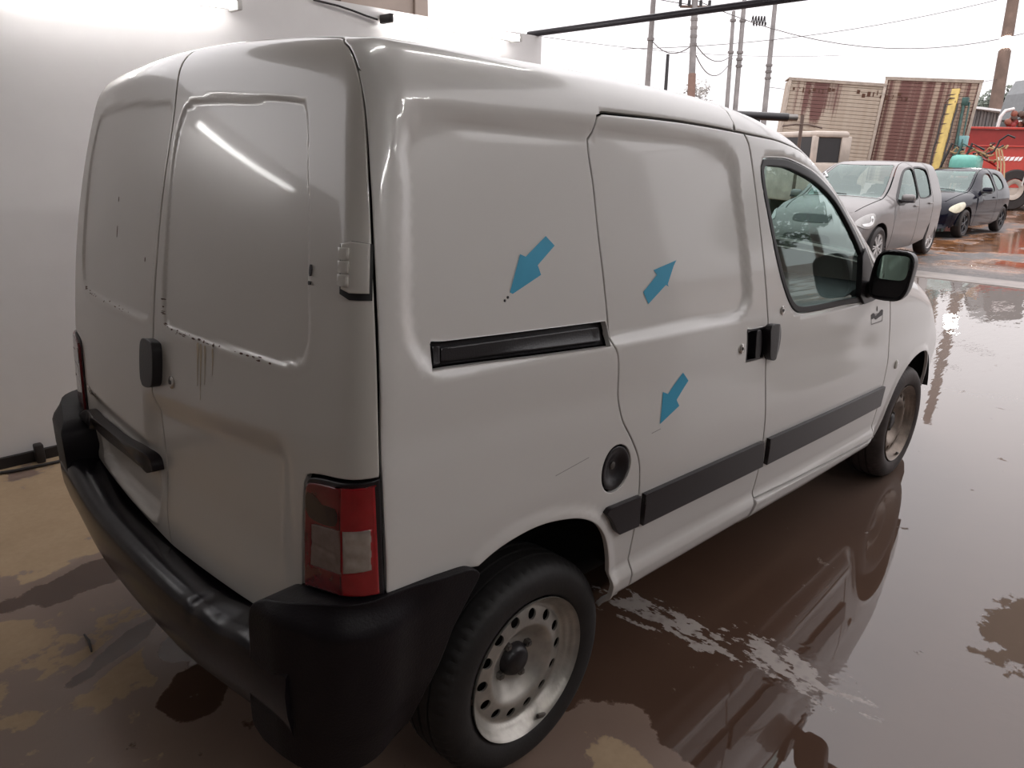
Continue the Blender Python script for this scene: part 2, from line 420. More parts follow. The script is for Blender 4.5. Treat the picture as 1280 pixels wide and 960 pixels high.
def floor_mat():
    m, n, b = new_mat('wet_concrete'); pos, x, y = world_xy(n)
    big = pnoise(n, pos, 1.5, 5, .55); mid = pnoise(n, pos, 5., 6, .6, off=(3, 1, 0)); fine = pnoise(n, pos, 40., 4, .6)
    # where the concrete is still dry: the strip by the wall and the ground behind the van
    dryf = maprange(n, y, -.9, 1.9, -.10, .17)
    dryf = math_(n, 'SUBTRACT', dryf, maprange(n, x, .12, .75, 0., .85))
    for (cx, cy, rx, ry, rot, k) in ((-.55, 1.55, .60, .45, 0, .35), (-.98, .70, .26, .17, .2, .42), (.20, -1.00, .30, .24, .4, .50)):
        dryf = math_(n, 'ADD', dryf, math_(n, 'MULTIPLY', math_(n, 'MAXIMUM', blob(n, x, y, cx, cy, rx, ry, rot), 0.), k))
    for (cx, cy, rx, ry, rot) in ((-.50, .95, .45, .16, .1), (-.46, .31, .17, .12, .6), (-.62, .42, .30, .07, .5), (-.53, .06, .17, .13, .6), (-.33, .24, .18, .14, .4)):
        dryf = math_(n, 'SUBTRACT', dryf, math_(n, 'MULTIPLY', math_(n, 'MAXIMUM', blob(n, x, y, cx, cy, rx, ry, rot), 0.), .75))
    h = math_(n, 'ADD', dryf, math_(n, 'ADD', math_(n, 'MULTIPLY', math_(n, 'SUBTRACT', big, .5), .75), math_(n, 'MULTIPLY', math_(n, 'SUBTRACT', mid, .5), .80)))
    dry = maprange(n, h, .065, .09); damp = maprange(n, h, -.24, -.21)
    # open water: everything else; a bare silty patch out on the right
    patch = math_(n, 'ADD', math_(n, 'MULTIPLY', math_(n, 'MAXIMUM', blob(n, x, y, 1.62, -1.60, .40, .16, .1), 0.), 1.), math_(n, 'MULTIPLY', math_(n, 'SUBTRACT', pnoise(n, pos, 9., 5, .65, off=(5, 2, 0)), .5), 2.0))
    patch = maprange(n, patch, .34, .44)
    silt = mixc(n, big, (.078, .042, .030), (.115, .068, .047))
    silt = mixc(n, maprange(n, x, 1.2, 5., 0., 1.), silt, (.15, .125, .11))
    drycol = mixc(n, mid, (.40, .285, .18), (.52, .39, .26)); drycol = mixc(n, maprange(n, fine, .3, .7, 0., .22), drycol, (.28, .19, .12))
    dampcol = mixc(n, mid, (.21, .145, .118), (.28, .195, .15))
    col = mixc(n, damp, silt, dampcol); col = mixc(n, dry, col, drycol); col = mixc(n, math_(n, 'MULTIPLY', patch, .9), col, (.135, .092, .065))
    # thin foam drifting on the water beside the van
    fo = math_(n, 'MAXIMUM', math_(n, 'MAXIMUM', blob(n, x, y, .80, -.72, .12, .42, .12), blob(n, x, y, .88, -1.10, .13, .34, -.05)), math_(n, 'MULTIPLY', blob(n, x, y, 1.5, -1.9, .3, .3, 0), .35))
    fn = pnoise(n, pos, 17., 4, .6, stretch=(1.5, .7, 1), rotz=.3)
    foam = math_(n, 'MULTIPLY', maprange(n, math_(n, 'ADD', math_(n, 'MULTIPLY', math_(n, 'MAXIMUM', fo, 0.), .52), math_(n, 'MULTIPLY', math_(n, 'SUBTRACT', fn, .5), 2.0)), .25, .33), maprange(n, fo, 0., .15))
    fv = N(n, 'ShaderNodeTexVoronoi'); fv.inputs['Scale'].default_value = 34.; n.links.new(pos, fv.inputs['Vector'])
    foam = math_(n, 'MULTIPLY', foam, maprange(n, fv.outputs['Distance'], .05, .5, .55, 1.))
    col = mixc(n, math_(n, 'MULTIPLY', foam, .8), col, (.50, .44, .41))
    n.links.new(col, b.inputs['Base Color'])
    wet = math_(n, 'SUBTRACT', 1.0, math_(n, 'MAXIMUM', damp, math_(n, 'MULTIPLY', patch, .8)))
    r = mixc(n, damp, (.015,) * 3, (.30,) * 3); r = mixc(n, dry, r, (.75,) * 3); r = mixc(n, patch, r, (.75,) * 3); r = mixc(n, foam, r, (.45,) * 3)
    n.links.new(r, b.inputs['Roughness']); b.inputs['IOR'].default_value = 1.54
    n.links.new(mixc(n, math_(n, 'MAXIMUM', dry, patch), (.5,) * 3, (.12,) * 3), b.inputs['Specular IOR Level'])
    # ripples: faint everywhere on water, stronger around the foam, grain on the dry parts
    rp = math_(n, 'MULTIPLY', pnoise(n, pos, 26., 2, .5, stretch=(1, .6, 1), rotz=.4), math_(n, 'ADD', math_(n, 'MULTIPLY', maprange(n, fo, -.5, .3), .55), .012))
    rp = math_(n, 'ADD', rp, math_(n, 'MULTIPLY', pnoise(n, pos, 5., 3, .5, stretch=(.5, 1.6, 1)), maprange(n, x, 3.2, 6., 0., .9)))
    rp = math_(n, 'ADD', rp, math_(n, 'MULTIPLY', math_(n, 'MULTIPLY', fine, .25), damp))
    rp = math_(n, 'ADD', rp, math_(n, 'MULTIPLY', patch, .5))
    bump(n, b, rp, .35, .006)
    return m
M_FLOOR = floor_mat()
def grid_mesh(name, x0, x1, y0, y1, nx, ny, z, mat):
    xs = np.linspace(x0, x1, nx + 1); ys = np.linspace(y0, y1, ny + 1); V = [(a, b_, z(a, b_) if callable(z) else z) for a in xs for b_ in ys]
    return mesh_obj(name, V, [(i * (ny + 1) + j, (i + 1) * (ny + 1) + j, (i + 1) * (ny + 1) + j + 1, i * (ny + 1) + j + 1) for i in range(nx) for j in range(ny)], mat)
def slab(name, x0, x1, y0, y1, z0, z1, mat):
    return struct(box_obj(name, ((x0 + x1) / 2, (y0 + y1) / 2, (z0 + z1) / 2), (x1 - x0, y1 - y0, z1 - z0), mat))
slab('floor', -9.0, 10.15, -12, 14, -.25, 0.0, M_FLOOR)
M_KERB = simple('worn_concrete_kerb', (.17, .145, .13), .45, var=.35, scale=3.)
kerb = struct(empty('trim_1', (10.45, 0, 0)))
for k in range(16):
    box_obj('kerb_stone', (0, -11.2 + k * 1.6 + .8 - .0, -.115), (.60, 1.585, .25), M_KERB, kerb, .012)
def yard_mat():
    m, n, b = new_mat('wet_gravel_yard'); pos, x, y = world_xy(n)
    big = pnoise(n, pos, .55, 4, .5, stretch=(1, 1.6, 1)); mid = pnoise(n, pos, 3., 5, .6); fine = math_(n, 'ADD', math_(n, 'MULTIPLY', pnoise(n, pos, 24., 4, .75), .55), math_(n, 'MULTIPLY', pnoise(n, pos, 5.5, 4, .7, off=(2, 5, 0)), .45))
    nearx = maprange(n, math_(n, 'ADD', x, math_(n, 'MULTIPLY', mid, 1.6)), 12.0, 13.4)
    grav = ramp(n, fine, [(.36, (.022, .018, .017)), (.50, (.060, .051, .048)), (.66, (.17, .145, .135))])
    mud = ramp(n, mid, [(.30, (.050, .030, .022)), (.46, (.14, .065, .032)), (.62, (.27, .125, .055))])
    w = math_(n, 'ADD', big, math_(n, 'MULTIPLY', math_(n, 'SUBTRACT', mid, .5), .35))
    wet = math_(n, 'MULTIPLY', math_(n, 'MULTIPLY', maprange(n, w, .46, .50), nearx), maprange(n, x, 26., 36., 1., 0.))
    col = mixc(n, math_(n, 'MULTIPLY', math_(n, 'MULTIPLY', nearx, maprange(n, w, .40, .46)), maprange(n, x, 24., 40., 1., .35)), grav, mud); n.links.new(col, b.inputs['Base Color'])
    n.links.new(mixc(n, wet, (.55,) * 3, (.06,) * 3), b.inputs['Roughness'])
    bump(n, b, math_(n, 'MULTIPLY', fine, math_(n, 'SUBTRACT', 1.05, wet)), .8, .03)
    return m
struct(grid_mesh('ground', 10.74, 140, -90, 110, 40, 40, -.005, yard_mat()))

# the white partition beside the van
M_WALL = paint('white_wall_sheet', (.80, .775, .77), rough=.6, dirt=(.42, .38, .36), amount=.30)
M_BASE = simple('dark_base_strip', (.020, .016, .016), .5)
slab('wall_left', -8.8, 3.32, 2.32, 2.40, 0.0, 2.405, M_WALL)
bb = slab('baseboard_left', -8.8, 3.32, 2.295, 2.318, 0.0, .055, M_BASE)
for i, xx in enumerate((-.40, -3.2)):
    box_obj('floor_bracket', (xx, 2.27, .05), (.04, .05, .10), M_BASE, bb, .008)
# loose cable lying along the foot of the wall
pts = [(-1.6 + k * .09, 2.21 + .02 * math.sin(k * 1.3) + .012 * math.sin(k * 3.1), .010) for k in range(22)]
props(tube_obj('cable', pts, .008, M_BASE), 'thin dark cable lying along the foot of the white wall', 'cable')
# the shed around: roof, far side and back, out of the picture but lighting it
M_SHEET = simple('weathered_roof_sheet', (.11, .10, .095), .5, var=.25, scale=2.)
M_STEELB = simple('brown_steel', (.10, .065, .05), .55)
def corrug(name, p0, du, dv, nu, amp, nrm, mat, per=.30):
    """corrugated sheet from p0 along du (waves) and dv"""
    p0, du, dv, nrm = (np.array(a, float) for a in (p0, du, dv, nrm)); L = np.linalg.norm(du); k = int(L / per * 8); V = []
    for i in range(k + 1):
        o = nrm * amp * math.sin(2 * math.pi * i / 8)
        V += [p0 + du * i / k + o, p0 + du * i / k + dv + o]
    return struct(mesh_obj(name, V, [(2 * i, 2 * i + 2, 2 * i + 3, 2 * i + 1) for i in range(k)], mat, smooth=True))
CEIL_X = 3.6
corrug('ceiling', (-9, -7.0, 4.6), (CEIL_X + 9, 0, 0), (0, 11.5, 0), 0, .03, (0, 0, 1), M_SHEET, .35)
corrug('wall_right', (-9, -7.0, 0), (19.1, 0, 0), (0, 0, 4.7), 0, .03, (0, 1, 0), M_SHEET, .40)  # carried on past the roof end, unseen, to block sky light from the van
corrug('wall_back', (-9, -7.0, 0), (0, 11.5, 0), (0, 0, 4.7), 0, .03, (1, 0, 0), M_SHEET, .40)
# fluorescent tubes along the top of the partition, and the same on the far side
M_TUBE = emit('lit_tube', (1.0, .98, .965), TUBE_STRENGTH); M_UNSEEN = emit('lit_unseen_tube', (1.0, .98, .965), UNSEEN_LAMP_STRENGTH); M_FIT = simple('white_lamp_body', (.6, .58, .56), .4)
def tube_lamp(x0, x1, y, z0, z1, label, out=-1, group=None, mat=None):
    t = props(empty('tube_lamp', (x0, y, z0)), label, 'lamp', group); L = x1 - x0; dz = z1 - z0
    box_obj('lamp_body', (L / 2, .01, dz / 2 + .015), (L, .04, .035), M_FIT, t, .006, rot=(0, -math.atan2(dz, L), 0))
    tube_obj('tube', [(.03, out * .095, 0), (L - .03, out * .095, dz)], .022, mat or M_TUBE, t, 10)
    for k in (0, 1): box_obj('end_cap', (k * L, out * .055, k * dz), (.03, .115, .05), M_FIT if k else M_BASE, t, .006)
    return t
tube_lamp(-.34, .84, 2.285, 2.245, 2.275, 'lit tube lamp on the white wall, nearest the top left corner')
tube_lamp(1.82, 2.95, 2.285, 2.335, 2.345, 'lit tube lamp on the wall top below the beige container')
tube_lamp(-2.5, -1.3, 2.285, 2.22, 2.235, 'lit tube lamp on the white wall behind the van')
for i, xx in enumerate((-3.6, -1.2, 1.2)):
    tube_lamp(xx, xx + 1.2, -3.9, 3.05, 3.05, 'lit tube lamp hung over the open floor, %s' % ('nearest the back wall', 'middle of the row of three', 'nearest the open end')[i], 1, 'tube lamps over the open floor', M_UNSEEN)
for i, xx in enumerate((-.35, 1.75)):  # added lamps, out of view, that brighten the partition and the floor
    tube_lamp(xx, xx + 1.2, .4, 4.25, 4.25, 'added tube lamp, unseen, under the shed roof above the van, %s' % ('over its load bay', 'over its bonnet')[i], -1, 'added tube lamps under the shed roof', M_UNSEEN)
# small clip and wire at the end of the lamp
props(tube_obj('lamp_wire', [(1.36, 2.305, 2.385), (1.52, 2.30, 2.375), (1.62, 2.30, 2.362), (1.72, 2.30, 2.345), (1.80, 2.30, 2.335)], .006, M_BASE), 'dark wire leading to the lamp on the wall top', 'wire')
# tie pipe across the open end
props(tube_obj('tie_pipe', [(3.28, 2.42, 2.425), (3.28, -6.9, 2.44)], .022, simple('painted_pipe', (.022, .018, .024), .4)), 'long black pipe running out from the end of the white wall', 'pipe')
# beige container standing behind the partition
M_BEIGE = simple('beige_panel', (.42, .34, .29), .6, var=.10, scale=3)
ct = props(empty('box_container', (2.15, 5.1, 0)), 'beige box body rising behind the white wall', 'container')
box_obj('shell', (.60, 0, 2.40), (1.98, 1.8, 2.4), M_BEIGE, ct, .02); box_obj('chassis', (.6, 0, .95), (1.9, 1.2, .2), M_STEELB, ct, .02)
for dx in (.05, 1.42): box_obj('post', (dx, -.91, 2.4), (.03, .03, 2.38), M_BEIGE, ct, .006)
box_obj('lower_rail', (.1, -.92, 2.86), (1.0, .05, .05), M_STEELB, ct, .01, rot=(0, .12, 0)); box_obj('brace', (-.10, -.95, 2.98), (.9, .05, .06), M_STEELB, ct, .01, rot=(0, -.20, 0))
for dx in (0, 1.2):
    for dy in (-.6, .6): lathe_obj('wheel', [(0, .1), (.2, .1), (.24, .12), (.42, .10), (.42, -.1), (0, -.1)], M_BASE, ct, seg=24, loc=(dx, dy, .42))
# twig lying on the concrete
props(tube_obj('twig', [(-.682, .567, .006), (-.684, .512, .013), (-.693, .453, .008)], [.003, .0045, .003], M_BASE, seg=6), 'small dark twig lying on the damp concrete behind the van', 'twig')

# ================================================================== THE VAN
van = props(empty('delivery_van', (0, 0, 0), (0, 0.03986, 0)),
            'white panel van with blue arrow stickers, parked beside the white wall', 'van')
VB = Body(
    WID=pchip([.2,.34,.44,.52,.62,.75,.95,1.1,1.25,1.45,1.6,1.75,1.9], [.74,.79,.825,.845,.858,.864,.862,.852,.835,.800,.772,.742,.712]),
    TAPER=pchip([-.8,-.2,.4,1.4,2.2,2.7,3.1,3.5], [.012,.002,0,0,.008,.030,.082,.14]),
    REARX=pchip([.2,.45,.7,.9,1.1,1.28,1.45,1.64,1.8], [-.575,-.59,-.597,-.593,-.578,-.556,-.527,-.482,-.435]),
    ZTOP=pchip([-.9,-.5,0,.4,.8,1.1,1.35,1.6,1.9,2.2,2.6], [1.752,1.765,1.778,1.782,1.777,1.753,1.708,1.614,1.444,1.262,1.02]),
    HOOD=pchip([1.6,2.0,2.3,2.6,2.9,3.15,3.4], [1.28,1.25,1.232,1.175,1.075,.95,.77]),
    BOW=.073, CAM=.078, BWX=.22,
    nose=lambda x, y, z: x - 3.47 + .24 * y * y + .08 * (z - .55)**2,
    ZC=lambda x: 1.42 - .50 * sstep(x, .95, 2.1))
WR, WF = (-.0112, .2898), (2.6798, .3938)          # wheel centres (x,z) in the body frame

# --- outlines on the skin, metres around / up the body
cA = crom([(-.701,1.774),(-.556,1.735),(-.506,1.69),(-.485,1.633),(-.473,1.487),(-.469,1.383),(-.463,1.191),(-.46,.96),(-.455,.717)])
cAq = crom([(-.506,1.69),(-.485,1.633),(-.473,1.487),(-.469,1.383),(-.463,1.191),(-.46,.96),(-.455,.717)])
cB = crom([(.181,1.66),(.162,1.654),(.155,1.628),(.142,1.617),(.150,1.511),(.158,1.369),(.179,1.173),(.184,1.125),(.199,1.098),(.206,1.043),(.211,.982),(.229,.927),(.274,.863),(.310,.799),(.328,.726),(.338,.639),(.340,.566),(.352,.47),(.372,.40),(.385,.345)])
cC1 = crom([(.181,1.66),(.508,1.665),(.846,1.663)])
cC2 = crom([(.846,1.663),(1.061,1.657),(1.259,1.610),(1.396,1.545),(1.511,1.464),(1.641,1.369),(1.759,1.283),(1.828,1.21),(1.94,1.135),(2.04,1.085),(2.089,1.05)])
cK = crom([(-.506,1.69),(-.470,1.668),(-.438,1.659),(-.218,1.651),(.037,1.656),(.181,1.66)])
cD = crom([(.846,1.663),(.868,1.641),(.886,1.582),(.912,1.434),(.938,1.277),(.963,1.154),(.980,1.076),(.990,.972),(1.007,.836),(1.041,.689),(1.063,.533),(1.071,.463)])
cF = crom([(2.089,1.05),(2.144,.878),(2.176,.674),(2.186,.558),(2.225,.425)])
cH = crom([(-.255,.697),(-.21,.715),(-.15,.728),(-.073,.733),(.011,.722),(.087,.70),(.146,.666),(.187,.622),(.221,.556),(.25,.48),(.275,.397),(.282,.341)])
cG = crom([(2.335,.40),(2.318,.475),(2.315,.561),(2.355,.648),(2.431,.711),(2.544,.755),(2.699,.768),(2.85,.735),(2.97,.645),(3.03,.52),(3.045,.40)])
REC = crom([(-.392,1.477),(-.389,1.559),(-.375,1.589),(-.342,1.603),(-.313,1.607),(-.116,1.612),(.144,1.614),(.39,1.618),(.616,1.615),(.722,1.605),(.768,1.582),(.79,1.503),(.837,1.235),(.844,1.176),(.794,1.138),(.509,1.134),(.197,1.134),(-.037,1.141),(-.359,1.146),(-.391,1.181),(-.405,1.241),(-.402,1.341)], True, .02)
WIN = crom([(.958,1.585),(.968,1.599),(1.065,1.602),(1.149,1.591),(1.332,1.53),(1.506,1.436),(1.622,1.349),(1.751,1.24),(1.846,1.159),(1.878,1.108),(1.86,1.101),(1.614,1.107),(1.22,1.113),(1.175,1.125),(1.137,1.152),(1.073,1.233),(1.011,1.371)], True, .015)
def inflate(P, d): return inset(ccw(P), -d)
arch_poly = join(cH, line([(.282,.341), (-.36,.341), (-.36,.5), (-.255,.697)]))
archF_poly = join(cG, line([(3.045,.40), (2.335,.40)]))
def d_side(q):
    s, t = q[..., 0], q[..., 1]
    r = sdf(REC, q); d = -.015 * (1 - sstep(r, -.014, .022 + .020 * sstep(t, 1.50, 1.62)))
    fade = sstep(s, -.44, -.20)
    kz = np.interp(s, [-.5, -.2, .2, .9], [1.662, 1.648, 1.655, 1.66])
    d += -.006 * np.exp(-((t - kz + .030) / .012)**2) * fade * (1 - sstep(s, .55, .75))
    d += .004 * np.exp(-((t - .80) / .065)**2) - .005 * np.exp(-((t - 1.0 + .04 * s) / .055)**2) * (1 - sstep(s, 1.8, 2.1))
    d += .024 * (1 - sstep(t, .445, .487)) * sstep(t, .345, .405) * (1 - sstep(s, 2.2, 2.3))     # rounded sill bulge
    for ap in (arch_poly, archF_poly):
        m = np.abs(s - ap[:, 0].mean()) < .75
        if m.any():
            e = np.zeros_like(s); e[m] = .008 * (1 - sstep(sdf(ap, q[m]), .004, .040)); d += e
    return d
def d_door(q):
    # window step in the front door frame
    d = d_side(q); r = sdf(WIN, q); return d - .006 * (1 - sstep(r, .012, .022))
WIN_O = inflate(WIN, .010)
RAIL = line([(-.357,1.190),(.168,1.178),(.172,1.122),(-.360,1.143),(-.357,1.190)], .03)
CAP = np.array([(.214 + .058 * math.cos(a), .800 + .062 * math.sin(a)) for a in np.linspace(0, 2 * np.pi, 40, endpoint=False)])
POCKET = line([(.845,1.083), (.960,1.081), (.966,.983), (.857,.986), (.845,1.083)], .02)
def build_sheet(mir):
    """one flank of the van"""
    M = dict(mirror=mir)
    quarter = join(cAq, line([(-.455,.717), (-.365,.714), (-.255,.697)]), cH, line([(.282,.341), (.385,.333)]), cB[::-1], cK[::-1][::1])
    onK = lambda P: np.array([np.min(np.hypot(*(cK[1:-1] - p).T)) < 1e-6 for p in P])
    holes = [] if mir else [RAIL, CAP]
    side = VB.panel('side_panel', quarter, M_WHITE, van, d=d_side, holes=holes, gap=.0022, soft=onK, **M)
    slide = join(cB, line([(.385,.345), (.7,.345), (1.075,.352)]), line([(1.075,.352), (1.071,.463)]), cD[::-1], cC1[::-1])
    sd = VB.panel('sliding_door', slide, M_WHITE, van, d=d_side, holes=[] if mir else [POCKET], **M)
    fd = join(cD, line([(1.071,.463), (1.6,.450), (2.225,.425)]), cF[::-1], cC2[::-1])
    door = VB.panel('front_door', fd, M_WHITE, van, d=d_door, holes=[WIN_O], **M)
    VB.panel('window_seal', WIN_O, M_SEAL, door, d=lambda q: d_side(q) - .004, holes=[inset(ccw(WIN), .011)], gap=.0005, flange=.016, **M)
    VB.panel('window_glass', inset(ccw(WIN), .004), M_GLASS, door, d=lambda q: d_side(q) - .013, gap=0, flange=.003, step=.04, **M)
    sill = join(line([(1.079,.458), (1.6,.445), (2.29,.420)]), crom([(2.29,.42), (2.325,.405), (2.315,.372), (2.27,.345)]), line([(2.27,.345), (1.6,.338), (1.079,.345)]), line([(1.079,.345), (1.079,.458)]))
    VB.panel('sill', sill, M_WHITE, van, d=lambda q: d_side(q) + .004, flange=.03, **M)
    fen = join(cF, line([(2.225,.425), (2.29,.423), (2.335,.40)]), cG, line([(3.045,.40), (3.12,.40), (3.20,.70), (3.17,.90), (3.02,1.06)]), crom([(3.02,1.06), (2.7,1.145), (2.4,1.185), (2.2,1.175), (2.089,1.05 + .08)]), line([(2.089,1.13), (2.089,1.05)]))
    f = VB.panel('fender', fen, M_WHITE, van, d=d_side, **M)
    # black rubbing strips, one per panel
    def strip(pts, par, nm='rub_strip', lab=None):
        return VB.panel(nm, np.array(pts), M_TRIM, par, d=lambda q: d_side(q) + .015, flange=.017, gap=0, step=.02, **M)
    strip(join(crom([(.176,.690), (.188,.700), (.215,.700)]), line([(.215,.700), (.324,.697), (.338,.602), (.25,.606)]), crom([(.25,.606), (.232,.622), (.205,.66), (.176,.690)])), side)
    strip(line([(.346,.695), (1.022,.692), (1.054,.593), (.356,.598), (.346,.695)], .03), sd)
    strip(line([(1.064,.692), (2.168,.686), (2.172,.593), (1.082,.592), (1.064,.692)], .03), door)
    # mirror base triangle
    VB.panel('mirror_base', join(line([(1.722,1.118), (1.722,1.235), (1.76,1.245)]), crom([(1.76,1.245), (1.85,1.165), (1.905,1.105)]), line([(1.905,1.105), (1.89,1.082), (1.77,1.082), (1.722,1.118)])), M_BLACK, door, d=lambda q: d_side(q) + .006, gap=0, flange=.02, **M)
    # indicator, lock
    p, g = VB.pt((2.288, .767), .002)
    return side, sd, door, f
side_r, slide_r, door_r, fender_r = build_sheet(False)
build_sheet(True)

def stud(name, q, r, h, mat, parent, ell=1.2, how='side', extra=None):
    """small round fitting standing on the skin"""
    p, g = VB.pt(q, -.002, how); o = lathe_obj(name, [(0, h), (r * .75, h), (r, h * .7), (r, -.004)] if not extra else extra, mat, parent, seg=20, axis='z', sgn=1)
    o.rotation_mode = 'QUATERNION'; o.rotation_quaternion = Vector((0, 0, 1)).rotation_difference(Vector(g)); o.location = p; o.scale = (1, ell, 1) if False else (1, 1, 1); return o
def lock(q, parent, how='side'):
    o = stud('lock', q, .0155, .006, M_CHROME, parent, how=how); props(o, 'round bright metal key lock')
    stud('keyhole', q, .006, .0072, M_MARK, o, how=how).matrix_parent_inverse = Matrix.Identity(4)
    k = o.children[0]; k.parent = o; k.location = (0, 0, 0); k.rotation_quaternion = (1, 0, 0, 0)
    return o
# slide rail cover in its slot
rail = VB.panel('slide_rail', inset(ccw(RAIL), .001), M_BLACK, side_r, d=lambda q: d_side(q) - .020, gap=0, flange=.01, step=.03); props(rail, 'black slide rail set in a slot')
VB.panel('rail_cover', line([(-.330,1.178), (.150,1.168), (.154,1.134), (-.332,1.152), (-.330,1.178)], .03), M_BLACK, rail, d=lambda q: d_side(q) - .006, gap=0, flange=.014, step=.03)
VB.panel('rail_end_cap', line([(-.352,1.184), (-.336,1.183), (-.338,1.150), (-.354,1.149), (-.352,1.184)], .02), M_BLACK, rail, d=lambda q: d_side(q) - .003, gap=0, flange=.014, step=.03)
# fuel cap: a dished black disc with a lock
def d_cap(q):
    r = np.hypot((q[..., 0] - .214) / .058, (q[..., 1] - .80) / .062); return d_side(q) - .001 - .014 * (1 - sstep(r, .25, .85))
cap = VB.panel('fuel_cap', inset(ccw(CAP), .001), M_BLACK, side_r, d=d_cap, step=.006, flange=.02); props(cap, 'round black fuel filler cap with a key lock')
o = stud('cap_lock', (.214, .805), .010, .004, M_DKSTEEL, cap)
o.location = Vector(o.location) + Vector(VB.pt((.214, .805))[1]) * -.010
# door handle pocket and its grips
pocket = VB.panel('handle_pocket', inset(ccw(POCKET), -.001), M_BLACK, slide_r, d=lambda q: d_side(q) - .028, gap=0, step=.02)
VB.panel('pocket_rim', inset(ccw(POCKET), -.001), M_BLACK, pocket, d=lambda q: d_side(q) - .001, holes=[inset(ccw(POCKET), .0035)], gap=0, flange=.028, step=.02, round_=False)
VB.panel('door_handle', crom([(.900,1.075), (.925,1.076), (.938,1.03), (.936,.99), (.908,.99), (.898,1.03)], True, .01), M_BLACK, slide_r, d=lambda q: d_side(q) + .004 * np.ones(q.shape[:-1]), gap=0, step=.01, flange=.03)
VB.panel('door_handle', crom([(.957,1.085), (1.030,1.084), (1.048,1.072), (1.054,1.02), (1.046,.985), (1.010,.972), (.975,.980), (.958,1.03)], True, .01), M_BLACK, door_r, d=lambda q: d_side(q) + .022 - .012 * sstep(q[..., 0], 1.01, 1.05), gap=0, step=.01, flange=.026)
lock((.813, 1.032), slide_r); lock((1.070, 1.124), door_r)
ind = stud('side_indicator', (2.288, .767), .021, .012, M_AMBER, fender_r); props(ind, 'small round clear side indicator lamp')
# print on the front door: a small framed badge too worn to read
def decal(name, poly, mat, parent, d=.0009, holes=(), base=d_side, step=.02):
    return VB.panel(name, poly, mat, parent, d=lambda q: base(q) + d, gap=0, flange=.0006, step=step, round_=False, holes=holes)
bx = line([(1.868,1.030), (2.004,1.026), (2.012,.990), (1.884,.989), (1.868,1.030)], .03)
badge = decal('door_badge', bx, M_GREYPRINT, door_r, holes=[inset(ccw(bx), .004)]); props(badge, 'small worn dark badge print in a thin frame')
decal('badge_band', crom([(1.872,1.029), (1.90,1.033), (1.915,1.022), (1.95,1.027), (1.985,1.036), (2.003,1.030), (2.004,1.018), (1.96,1.010), (1.92,1.006), (1.905,1.014), (1.878,1.012)], True, .008), M_MARK, badge, .0012)
decal('badge_tick', crom([(1.926,1.054), (1.932,1.054), (1.938,1.036), (1.931,1.035)], True, .008), M_MARK, badge, .0012)
# blue arrow stickers
for pts, par in (([(-.025,1.383), (.001,1.362), (-.057,1.323), (-.049,1.302), (-.138,1.268), (-.146,1.272), (-.108,1.348), (-.092,1.342)], side_r),
                 ([(.476,1.310), (.462,1.296), (.432,1.250), (.437,1.243), (.424,1.249), (.344,1.206), (.322,1.238), (.384,1.277), (.370,1.290)], slide_r),
                 ([(.497,1.007), (.529,.979), (.472,.934), (.487,.915), (.396,.881), (.405,.968), (.429,.958)], slide_r)):
    props(decal('arrow_sticker', line(pts + [pts[0]], .02), M_BLUE, par, .0013), 'flat blue arrow sticker')
# small dents / chips
for q in ((-.152, 1.262), (-.161, 1.256)):
    stud('paint_chip', q, .003, .003, M_MARK, side_r).location -= Vector(VB.pt(q)[1]) * .014
# scratch lines on the flank
for pts in ([(.36,.862), (.40,.866), (.402,.868), (.362,.864)], [(-.02,.842), (.10,.858), (.10,.8595), (-.02,.8435)]):
    decal('scratch', line(pts + [pts[0]], .02), M_GREYPRINT, slide_r if pts[0][0] > .3 else side_r)

# ---------------------------------------------------------------- rear doors
RECR = crom([(-1.224,1.32),(-1.236,1.494),(-1.234,1.613),(-1.215,1.655),(-1.14,1.669),(-.891,1.673),(-.748,1.679),(-.716,1.674),(-.700,1.655),(-.639,1.454),(-.611,1.3),(-.600,1.183),(-.611,1.151),(-.649,1.135),(-.691,1.129),(-.904,1.122),(-1.16,1.118),(-1.200,1.126),(-1.214,1.151)], True, .02)
RECL = crom([(-1.955,1.57),(-1.930,1.656),(-1.882,1.677),(-1.771,1.681),(-1.342,1.666),(-1.290,1.660),(-1.281,1.62),(-1.283,1.45),(-1.290,1.30),(-1.300,1.16),(-1.315,1.122),(-1.36,1.115),(-1.524,1.113),(-1.891,1.115),(-1.935,1.134),(-1.952,1.165),(-1.962,1.30),(-1.960,1.45)], True, .02)
PLATE = crom([(-1.31,.700),(-1.30,.60),(-1.32,.575),(-1.5,.570),(-1.75,.590),(-1.83,.61),(-1.84,.70)], True, .02)
def d_rear(q):
    s, t = q[..., 0], q[..., 1]; d = np.zeros_like(s)
    for R in (RECR, RECL):
        r = sdf(R, q); d += -.0055 * (1 - sstep(r, -.010, .004)) + .001 * np.exp(-((r - .012) / .010)**2) * (1 - sstep(t, 1.2, 1.3))
    led = np.interp(s, [-1.34, -1.0, -.68], [.935, .962, .99]); inx = sstep(s, -1.36, -1.29) * (1 - sstep(s, -.72, -.62))
    d += -.022 * (1 - sstep(t, led - .065, led + .005)) * inx * sstep(t, .56, .75)
    inl = (1 - sstep(s, -1.36, -1.29)) * sstep(s, -1.95, -1.88)
    d += -.012 * (1 - sstep(t, .76, .80)) * inl * sstep(t, .575, .61)
    r = sdf(PLATE, q); d += -.010 * (1 - sstep(r, -.012, .002)) + .005 * np.exp(-((r - .010) / .008)**2)
    return d
cS = crom([(-1.300,1.776),(-1.285,1.70),(-1.268,1.64),(-1.266,1.455),(-1.273,1.142),(-1.279,.99),(-1.283,.94),(-1.290,.905),(-1.276,.80),(-1.262,.66),(-1.242,.57),(-1.235,.528)])
